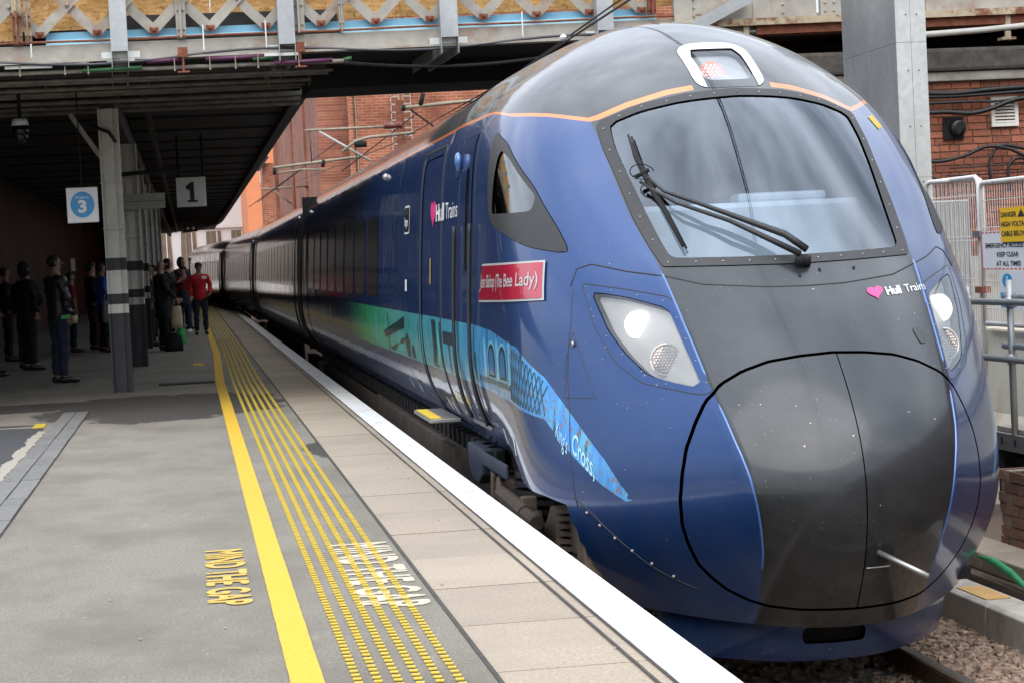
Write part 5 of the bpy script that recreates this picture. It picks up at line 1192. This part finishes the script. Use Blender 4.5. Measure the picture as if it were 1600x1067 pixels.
# dark building wall behind the waiting people; unseen near end added to shade them
WLF = thing('platform_building', 'dark brick platform building behind the waiting passengers', 'building', (-6, 50, 0))
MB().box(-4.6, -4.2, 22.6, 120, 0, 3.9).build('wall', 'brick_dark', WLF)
MB().box(-4.2, -4.15, 33, 37, 0, 2.4).build('doorway', 'black', WLF)
MB().box(-14, -1.6, 108, 109, 0, 3.9).build('end_wall', 'brick_dark', WLF)
# ------------------------------------------------------------------ overhead line
OL = thing('catenary_wires', 'pair of dark overhead wires running above the train roof', 'overhead wire', (3.2, 20, 3.3))
MB().tube([(3.22, 4, 3.32), (3.22, 14.8, 3.24), (3.22, 33, 3.12), (3.22, 60, 3.15), (3.0, 110, 3.2)], .010, 6).build('contact_wire', 'cable', OL)
MB().tube([(3.26, 4, 3.45), (3.26, 14.8, 3.31), (3.26, 21, 3.22), (3.26, 33, 3.3), (3.26, 60, 3.9)], .008, 6).build('messenger_wire', 'cable', OL)
MB().ball((3.23, 17.6, 3.27), .03, 1, 2, 1).build('wire_clamp', 'white_plastic', OL)
def cantilever(Y, arms, label):
    T = thing('catenary_cantilever', label, 'overhead arm', (5, Y, 5), 'overhead line registration arms')
    for nm, P, r, mt_ in arms: MB().tube([(x, Y, z) for x, z in P], r, 8).build(nm, mt_, T, True)
    return T
a1 = cantilever(60, [('tube', [(3.47, 5.30), (5.72, 5.32)], .035, 'ole_steel'), ('insulator', [(5.72, 5.33), (6.23, 5.34)], .075, 'ceramic'), ('tube', [(3.87, 5.26), (5.30, 4.36)], .035, 'grey_paint'), ('tube', [(4.5, 4.66), (4.9, 4.95), (5.3, 5.04), (6.6, 5.12)], .045, 'ole_steel'), ('dropper', [(3.6, 5.28), (3.62, 4.4)], .012, 'cable'), ('clamp', [(4.85, 4.85), (5.2, 4.85)], .09, 'black')], 'highest overhead arm with a brown ribbed insulator against the brick building')
for k in range(9): MB().tube([(5.74+k*.055, 60, 5.335), (5.76+k*.055, 60, 5.335)], .10, 12).build('insulator_shed', 'ceramic', a1)
cantilever(61, [('tube', [(6.35, 5.9), (9.5, 6.1)], .05, 'ole_steel'), ('clamp', [(6.35, 5.9), (6.45, 5.9)], .09, 'black'), ('strut', [(6.6, 5.85), (7.3, 5.3), (8.4, 5.5)], .03, 'black'), ('clamp', [(6.9, 5.95), (7.0, 6.3)], .07, 'black')], 'overhead arm right of the insulator, close to the train roof')
cantilever(75, [('tube', [(3.2, 5.0), (6.1, 5.25)], .05, 'ole_steel'), ('tube', [(3.3, 4.8), (4.2, 4.9), (4.95, 4.85)], .035, 'ole_steel'), ('clamp', [(3.2, 4.75), (3.2, 5.0)], .06, 'black'), ('clamp', [(4.9, 4.95), (4.95, 5.2)], .07, 'black')], 'middle overhead arm in front of the long brick side wall')
cantilever(92, [('tube', [(3.3, 4.9), (5.2, 4.95)], .04, 'ole_steel'), ('insulator', [(5.2, 4.95), (5.8, 4.95)], .07, 'ceramic'), ('tube', [(3.9, 4.8), (4.6, 4.2)], .035, 'ole_steel'), ('mast', [(4.7, 2.0), (4.7, 5.4)], .07, 'rust')], 'small far overhead arm in front of the orange wall')
MB_ = MB(); MB_.tube([(6.4, 62, 4.2), (6.4, 62, 6.2)], .12, 8); 
tag(MB_.build('catenary_mast', 'rust', None), 'rusty overhead line mast by the brick building', 'mast')
for i, (a, b) in enumerate((((3.3, 60, 4.2), (3.4, 100, 4.6)), ((5.6, 75, 5.9), (3.0, 100, 4.4)), ((6.6, 60, 5.6), (4.6, 62, 4.2)))):
    tag(MB().tube([a, b], .018, 5).build('overhead_wire', 'cable', None), ('dark overhead wire running towards the far orange wall', 'overhead wire slanting down the brick side wall', 'short slanting overhead wire near the brown insulator')[i], 'wire')

# ------------------------------------------------------------------ background buildings
BB = thing('brick_building', 'tall red brick building with piers beyond the train roof', 'building', (8, 80, 0))
MB().box(6.3, 20, 80, 84, -1.2, 14).build('front_wall', 'brick_far', BB)
MB().box(5.15, 6.30, 80.5, 84, -1.2, 14).build('side_bay', 'brick_far_side', BB); MB().box(6.28, 6.45, 79.8, 80, -1.2, 14).build('pier', 'brick_far', BB)
MB().box(5.35, 6, 84, 121, -1.2, 15).build('side_wall', 'brick_far_side', BB)
for y, x in ((84, 5.2), (92, 5.25), (103, 5.25), (120.5, 5.15)): MB().box(x, 6, y, y+.8, -1.2, 15).build('pier', 'brick_far_side', BB)
for z in (3.4, ): MB().box(5.30, 6, 84.5, 121, z, z+.15).build('string_course', 'brick_far', BB)
MB().box(6.55, 6.60, 79.9, 79.96, 2, 14).build('downpipe', 'ole_steel', BB)
mb = MB()
for x in (7.9, 8.35):
    for k in range(24): mb.box(x, x+.3, 79.8, 79.85, 5+k*.3, 5.04+k*.3)
    mb.box(x, x+.03, 79.8, 79.85, 4, 13); mb.box(x+.3, x+.33, 79.8, 79.85, 4, 13)
mb.build('ladder', 'grey_paint', BB)
LB = thing('brick_lean_to', 'lower brick block with a slanted lead capping in front of the orange wall', 'building', (5, 124, 0))
MB().box(4.6, 7, 124, 128, -1, 7.6).build('wall', 'brick_far', LB); MB().bar((4.3, 123.9, 7.2), (4.9, 123.9, 8.0), .5, .25).build('capping', 'dark_steel', LB)
OB = thing('orange_building', 'smooth orange rendered building with narrow white windows', 'building', (5, 135, 0))
MB().box(3.95, 16, 135, 150, -1, 22).build('wall', 'orange_render', OB)
for x in (4.80, 5.25): MB().box(x, x+.16, 134.93, 134.99, 6.9, 7.95).build('window', 'glass_pale', OB)
GB = thing('pale_building', 'pale grey building with tall brown windows at the end of the platform', 'building', (-2, 150, 0))
MB().box(-30, 4.4, 150, 160, -1, 20).build('wall', 'pale_render', GB)
for k in range(9):
    x = -9.2+k*1.75
    f = MB(); f.prism([(x, 1.0), (x+1.25, 1.0), (x+1.1, 4.3), (x+.1, 4.3)], 149.90, 149.97, lambda u, v, w: (u, w, v)); f = f.build('window', 'brown_window', GB)
    for q in (.38, .80): MB().box(x+q, x+q+.07, 149.83, 149.89, 1.0, 4.25).build('mullion', 'pale_render' if q > .5 else 'ole_steel', f)
MB().box(-30, 4.4, 149.8, 149.9, 4.5, 4.7).build('cornice', 'pale_render', GB)
# buildings beside the line, right of and behind the viewpoint
RB = thing('trackside_building', 'brick trackside building off to the right of the line', 'building', (12, 0, 0))
MB().box(11.5, 14, -45, 17, -1.2, 6.0).build('wall', 'brick_near', RB)
for k in range(7): MB().box(11.44, 11.5, -40+k*8, -37.6+k*8, 1.0, 3.4).build('window', 'black_gloss', RB)
# ------------------------------------------------------------------ people
def skin_mesh(V, E_, R, sub=1):
    me = bpy.data.meshes.new('tmp'); me.from_pydata(V, E_, []); o = bpy.data.objects.new('tmp', me); C.objects.link(o)
    s = o.modifiers.new('s', 'SKIN'); s.use_smooth_shade = True; su = o.modifiers.new('u', 'SUBSURF'); su.levels = sub; su.render_levels = sub
    for i, r in enumerate(R): me.skin_vertices[0].data[i].radius = r if isinstance(r, tuple) else (r, r)
    me.skin_vertices[0].data[0].use_root = True
    dg = bpy.context.evaluated_depsgraph_get(); out_ = bpy.data.meshes.new_from_object(o.evaluated_get(dg)); bpy.data.objects.remove(o); bpy.data.meshes.remove(me)
    return [tuple(v.co) for v in out_.vertices], [tuple(p.vertices) for p in out_.polygons]
ARM = {'down': [(.235,.02,1.16),(.235,.05,.93),(.235,.07,.85)], 'pocket': [(.27,-.03,1.17),(.23,.10,.98),(.19,.14,.95)], 'phone': [(.24,.05,1.15),(.14,.26,1.22),(.08,.33,1.27)],
       'hold': [(.25,.04,1.15),(.22,.22,.98),(.21,.30,.96)], 'fold': [(.25,.06,1.15),(.10,.22,1.08),(-.03,.24,1.09)], 'desk': [(.24,.12,1.18),(.22,.34,1.12),(.21,.42,1.11)]}
def rumple(V, a=.011):                       # soft folds in cloth
    return [(x+a*sin(z*31+y*17+x*9)*.7+a*.6*sin(z*67+x*41), y+a*sin(z*27+x*23+1.3)+a*.5*sin(z*59+y*31), z+a*.4*sin(x*35+y*29)) for x, y, z in V]
def person(label, x, y, face, h, top, legs, skin='skin', hair='hair_black', arms=('down', 'down'), shoes='shoe_black', long=False, hood=False, bald=False, hat=None, short=False, group=None, z0=0, seated=False, headturn=0, build_=1.0):
    T = thing('person', label, 'person', (x, y, z0), group); s = h/1.76; q = radians(face)       # face: heading, 0 looks along +Y, 90 along +X
    def X(p): px_, py_, pz_ = p; return (x+(px_*cos(q)+py_*sin(q))*s, y+(-px_*sin(q)+py_*cos(q))*s, z0+pz_*s)
    def L(name, V, F, mat, parent, smooth=True): return MB().add([X(v) for v in V], F).build(name, mat, parent, smooth)
    hip, knee, ank = .09, .50, .08
    V = [(0,0,.96),(0,.0,1.10),(0,-.005,1.27),(0,-.01,1.40),(0,-.005,1.50),(0,.005,1.58),(0,.01,1.66),(0,.005,1.72)]; E_ = [(i, i+1) for i in range(7)]; k = build_
    R = [(.15*k,.105*k),(.135*k,.10*k),(.155*k,.11*k),(.15*k,.095*k),(.055,.055),(.062,.072),(.078,.092),(.055,.066)]
    for sg in (-1, 1):
        n = len(V); V += [(sg*.17, -.01, 1.415)]+[(sg*a, b, c) for a, b, c in ARM[arms[0 if sg < 0 else 1]]]; R += [.055, .042, .028, .022]; E_ += [(3, n), (n, n+1), (n+1, n+2), (n+2, n+3)]
        n = len(V)
        if seated: V += [(sg*.09,.05,.92),(sg*.11,.45,.90),(sg*.11,.50,.50),(sg*.11,.60,.46)]
        else: V += [(sg*hip,0,.90),(sg*.105,.01,knee),(sg*.115,-.02,ank),(sg*.13,.13,.035)]
        R += [.085*k, .055, .038, .032]; E_ += [(0, n), (n, n+1), (n+1, n+2), (n+2, n+3)]
    bv, bf = skin_mesh(V, E_, R)
    mb = MB().add(bv, bf)
    ct, st = cos(radians(headturn)), sin(radians(headturn)); hd = lambda p: (p[0]*ct+p[1]*st, -p[0]*st+p[1]*ct, p[2])
    mb.tube([hd((0, .08, 1.675)), hd((0, .108, 1.635)), hd((0, .10, 1.625))], [.006, .011, .006], 6); mb.ball(hd((0, .080, 1.587)), .026, 1, .7, .45, 8, 5)
    for sg in (-1, 1):
        mb.ball(hd((sg*.088, 0, 1.64)), .026, .4, .7, 1.2, 8, 5)
        a = ARM[arms[0 if sg < 0 else 1]]; e, w_, hnd = Vector(a[1]), Vector(a[1]), Vector(a[2]); w_ = Vector((sg*a[1][0], a[1][1], a[1][2])); hn = Vector((sg*a[2][0], a[2][1], a[2][2])); d = (hn-w_).normalized()
        sd = d.cross(Vector((0, 1, 0)) if abs(d.y) < .8 else Vector((0, 0, 1))).normalized(); up = sd.cross(d)
        for fi, (o_, ln) in enumerate(((-.028, .062), (-.010, .074), (.009, .070), (.027, .055))):
            p0 = hn+up*o_; p1 = p0+d*ln*.5; p2 = p1+(d*.75+sd*.65*sg*-1).normalized()*ln*.5; mb.tube([p0-d*.02, p1, p2], [.010, .0095, .007], 6)
        p0 = hn-d*.03-up*.025; mb.tube([p0, p0+(d*.6-up*.8).normalized()*.035, p0+(d*.9-up*.45).normalized()*.06], [.011, .010, .008], 6)
    B = MB().add([X(v) for v in mb.v], mb.f).build('body', skin, T, True)
    em = MB()
    for sg in (-1, 1): em.ball(hd((sg*.032, .083, 1.655)), .011, 1.2, .6, .7, 8, 5)
    L('eyes', em.v, em.f, 'print_black', B); em = MB(); em.ball(hd((0, .100, 1.588)), .018, 1.3, .35, .28, 8, 4); L('mouth', em.v, em.f, 'cloth_dark_red', B)
    # top
    V = [(0,0,.80 if not long else .55),(0,0,.96),(0,.0,1.10),(0,-.005,1.27),(0,-.01,1.40),(0,-.005,1.50)]; E_ = [(i, i+1) for i in range(5)]; R = [(.175*k,.135*k),(.178*k,.135*k),(.168*k,.13*k),(.18*k,.135*k),(.172*k,.118*k),(.085,.08)]
    if short: V[0] = (0, 0, .90)
    for sg in (-1, 1):
        a = ARM[arms[0 if sg < 0 else 1]]; n = len(V); V += [(sg*.185, -.01, 1.405), (sg*a[0][0], a[0][1], a[0][2])]; R += [.078, .062]; E_ += [(4, n), (n, n+1)]
        if not short: V += [(sg*a[1][0], a[1][1], a[1][2])]; R += [.050]; E_ += [(n+1, n+2)]
    if seated: V[0] = (0, 0, .92)
    v, f = skin_mesh(V, E_, R, 2); tp = L('coat' if long else ('tshirt' if short else 'jacket'), rumple(v), f, top, B)
    V = [(0,0,.99),(0,0,.90)]; R = [(.16*k,.118*k), (.165*k,.125*k)]; E_ = [(0, 1)]
    for sg in (-1, 1):
        n = len(V)
        if seated: V += [(sg*.10,.05,.92),(sg*.11,.45,.90),(sg*.11,.50,.52)]
        else: V += [(sg*.095,0,.82),(sg*.105,.01,.50),(sg*.115,-.02,.09)]
        R += [.10*k, .075, .062]; E_ += [(1, n), (n, n+1), (n+1, n+2)]
    v, f = skin_mesh(V, E_, R); L('trousers', rumple(v, .008), f, legs, B)
    for sg in (-1, 1):
        if seated: continue
        m_ = MB(); m_.tube([(sg*.118, -.07, .045), (sg*.118, -.03, .055), (sg*.122, .06, .05), (sg*.130, .16, .035), (sg*.132, .205, .03)], [.035, .048, .046, .040, .018], 10); m_.v = [(a, b, max(c, .003)) for a, b, c in m_.v]; L('shoe', m_.v, m_.f, shoes, B)
    hm_ = MB()
    if hood: hm_.ball((0, -.025, 1.635), .110, .90, 1.0, 1.3, 14, 10); hm_.v = [p for p in hm_.v]; vv = [hd((a, min(b, .055+.25*max(0, p)), c)) for (a, b, c), p in zip(hm_.v, [abs(c-1.66)*0 for a, b, c in hm_.v])]; L('hood', vv, hm_.f, top, B)
    elif hat: hm_.ball((0, -.005, 1.69), .098, .95, 1.08, .85, 14, 8); vv = [hd((a, b, max(c, 1.685))) for a, b, c in hm_.v]; L('hat', vv, hm_.f, hat, B)
    if not hood and not bald:
        m_ = MB().ball((0, -.014, 1.668), .094, .93, 1.08, 1.0, 14, 10); vv = [hd((a, b if c > 1.70 else min(b, .02), max(c, 1.58))) for a, b, c in m_.v]; L('hair', vv, m_.f, hair, B)
    return T
def strap(T): return T
person('man in a black leather jacket left of the nearest column, holding a paper cup', -1.84, 30.3, 60, 1.80, 'leather_black', 'denim', arms=('down', 'down'), hair='hair_black', headturn=20)
tag(MB().tube([(-1.60, 30.10, .83), (-1.60, 30.10, .94)], [.035, .045], 10).build('paper_cup', 'tote', None, True), 'crumpled pale paper cup held low by the man in black leather', 'cup')
tag(MB().box(-1.78, -1.66, 30.05, 30.09, .90, .95).build('green_ticket', 'bag_green'), 'small green ticket held by the man in black leather', 'ticket')
person('boy in a dark red t-shirt and jeans looking to the right', -2.30, 42.5, 80, 1.58, 'cloth_dark_red', 'denim', arms=('down', 'down'), short=True, build_=.88)
person('person in a shiny blue puffer jacket half hidden by the column, carrying a white bag', -1.66, 41.6, 70, 1.74, 'puffer_blue', 'cloth_black', skin='skin_brown', arms=('hold', 'pocket'), hair='hair_black')
person('person in a dark padded coat and cap directly behind the blue jacket', -1.93, 43.2, 75, 1.76, 'cloth_black', 'cloth_black', arms=('down', 'pocket'), hat='hair_black')
person('bald man in a long black coat looking down beside the second column', -.52, 40.8, 75, 1.74, 'cloth_black', 'cloth_black', arms=('down', 'hold'), long=True, bald=True, build_=1.12, headturn=10)
person('woman in a bright red coat and dark trousers facing the camera on the yellow line', .24, 49.8, 178, 1.68, 'cloth_red', 'cloth_navy', skin='skin_brown', arms=('pocket', 'down'), hat='hair_black', build_=1.02)
tag(decal('name_badge', [(.06*cos(q_), .04*sin(q_)) for q_ in np.linspace(0, 2*pi, 14, endpoint=False)], lambda u, v: Vector((.36+u, 49.63, 1.33+v)), 'print_white', None), 'white badge on the chest of the woman in red', 'badge')
person('person in a dark red top, blue jeans and white trainers behind the woman in red', -.12, 52.0, 200, 1.62, 'cloth_dark_red', 'denim', arms=('pocket', 'down'), shoes='shoe_white', hat='hair_black')
person('hooded person in black checking a phone behind the bald man', -.45, 49.5, 110, 1.80, 'cloth_black', 'cloth_black', arms=('phone', 'phone'), hood=True)
person('second hooded figure in black beside the one with the phone', -.16, 55, 140, 1.86, 'cloth_black', 'cloth_black', arms=('down', 'pocket'), hood=True)
person('dark haired person mostly hidden behind the bald man', -.78, 43.6, 100, 1.66, 'cloth_navy', 'cloth_black', skin='skin_brown', arms=('down', 'down'))
person('figure in black with white socks at the far left edge', -3.05, 33.6, 90, 1.72, 'cloth_black', 'cloth_navy', arms=('pocket', 'down'), shoes='shoe_black')
person('broad figure in a black hooded coat left of the leather jacket', -2.62, 35.2, 60, 1.76, 'cloth_black', 'cloth_black', arms=('down', 'down'), hood=True, build_=1.15)
person('figure in faded jeans and dark coat between the leftmost two', -2.70, 36.0, 20, 1.70, 'cloth_navy', 'denim', arms=('down', 'fold'))
person('person in a navy anorak standing left of the boy in red', -3.3, 39.5, 75, 1.72, 'cloth_navy', 'cloth_black', skin='skin_brown', arms=('down', 'pocket'))
person('train driver in a dark shirt seated behind the windscreen', XC+.22, 13.2, 180, 1.74, 'cloth_navy', 'cloth_black', arms=('desk', 'desk'), z0=.33, seated=True, bald=False, hair='hair_black')
person('tall figure in a dark parka seen between the two nearest columns and the wall', -2.05, 46.5, 100, 1.82, 'cloth_black', 'cloth_navy', arms=('pocket', 'pocket'), hood=True)
person('figure in a navy coat far back between the bald man and the hooded pair', -.62, 53.5, 160, 1.72, 'cloth_navy', 'cloth_black', arms=('phone', 'down'), hair='hair_black')
person('stooping dark figure at the very left edge behind the others', -3.6, 37.5, 110, 1.66, 'cloth_black', 'cloth_black', arms=('hold', 'down'), hat='hair_black', build_=1.1)
CS = thing('suitcase', 'orange suitcase standing beside the person in blue', 'suitcase', (-1.62, 42.2, 0))
MB().box(-1.80, -1.42, 42.2, 42.45, .06, .66).build('shell', 'case_orange', CS, bevel=.03); MB().tube([(-1.72, 42.32, .66), (-1.72, 42.32, .95), (-1.52, 42.32, .95), (-1.52, 42.32, .66)], .012, 6).build('handle', 'black', CS)
MB().tube([(-1.76, 42.25, .03), (-1.76, 42.3, .03)], .03, 8).tube([(-1.46, 42.25, .03), (-1.46, 42.3, .03)], .03, 8).build('wheel', 'black', CS)
def bag(name, label, x, y, z0, w, d, h, mat, cat='bag'):
    T = thing(name, label, cat, (x, y, z0)); n = 8; P = []
    for k in range(6):
        t = k/5; s1 = 1+.10*sin(pi*t)-.18*t; P.append([(x+w/2*s1*cos(q_)*(1 if abs(cos(q_)) < .7 else .9), y+d/2*s1*sin(q_), z0+h*t) for q_ in np.linspace(0, 2*pi, 16, endpoint=False)])
    V_ = [p for r in P for p in r]; MB().add(V_, [(k*16+i, k*16+(i+1) % 16, (k+1)*16+(i+1) % 16, (k+1)*16+i) for k in range(5) for i in range(16)]+[tuple(range(15, -1, -1))]).build('bag_body', mat, T, True)
    for yy in (-d*.25, d*.25): MB().tube([(x-w*.22, y+yy, z0+h*.98), (x-w*.15, y+yy*.5, z0+h*1.3), (x+w*.15, y+yy*.5, z0+h*1.3), (x+w*.22, y+yy, z0+h*.98)], .008, 6).build('handle', mat, T, True)
    return T
bag('tote_bag', 'beige tote bag held by the bald man in the long coat', -.26, 40.4, .42, .24, .12, .42, 'tote')
bag('shopping_bag', 'bright green shopping bag hanging below the beige tote', -.19, 40.5, .12, .18, .10, .30, 'bag_green')
bag('holdall', 'black holdall on the ground by the bald man in the long coat', -.33, 40.3, .0, .36, .2, .30, 'cloth_black')
bag('carrier_bag', 'pale plastic carrier bag hanging from the hand of the person in blue', -1.56, 41.2, .58, .24, .14, .42, 'bag_white')
bag('rucksack', 'dark patterned rucksack held in front of the hooded person', -.12, 46.5, .72, .26, .2, .36, 'cloth_navy', 'rucksack')
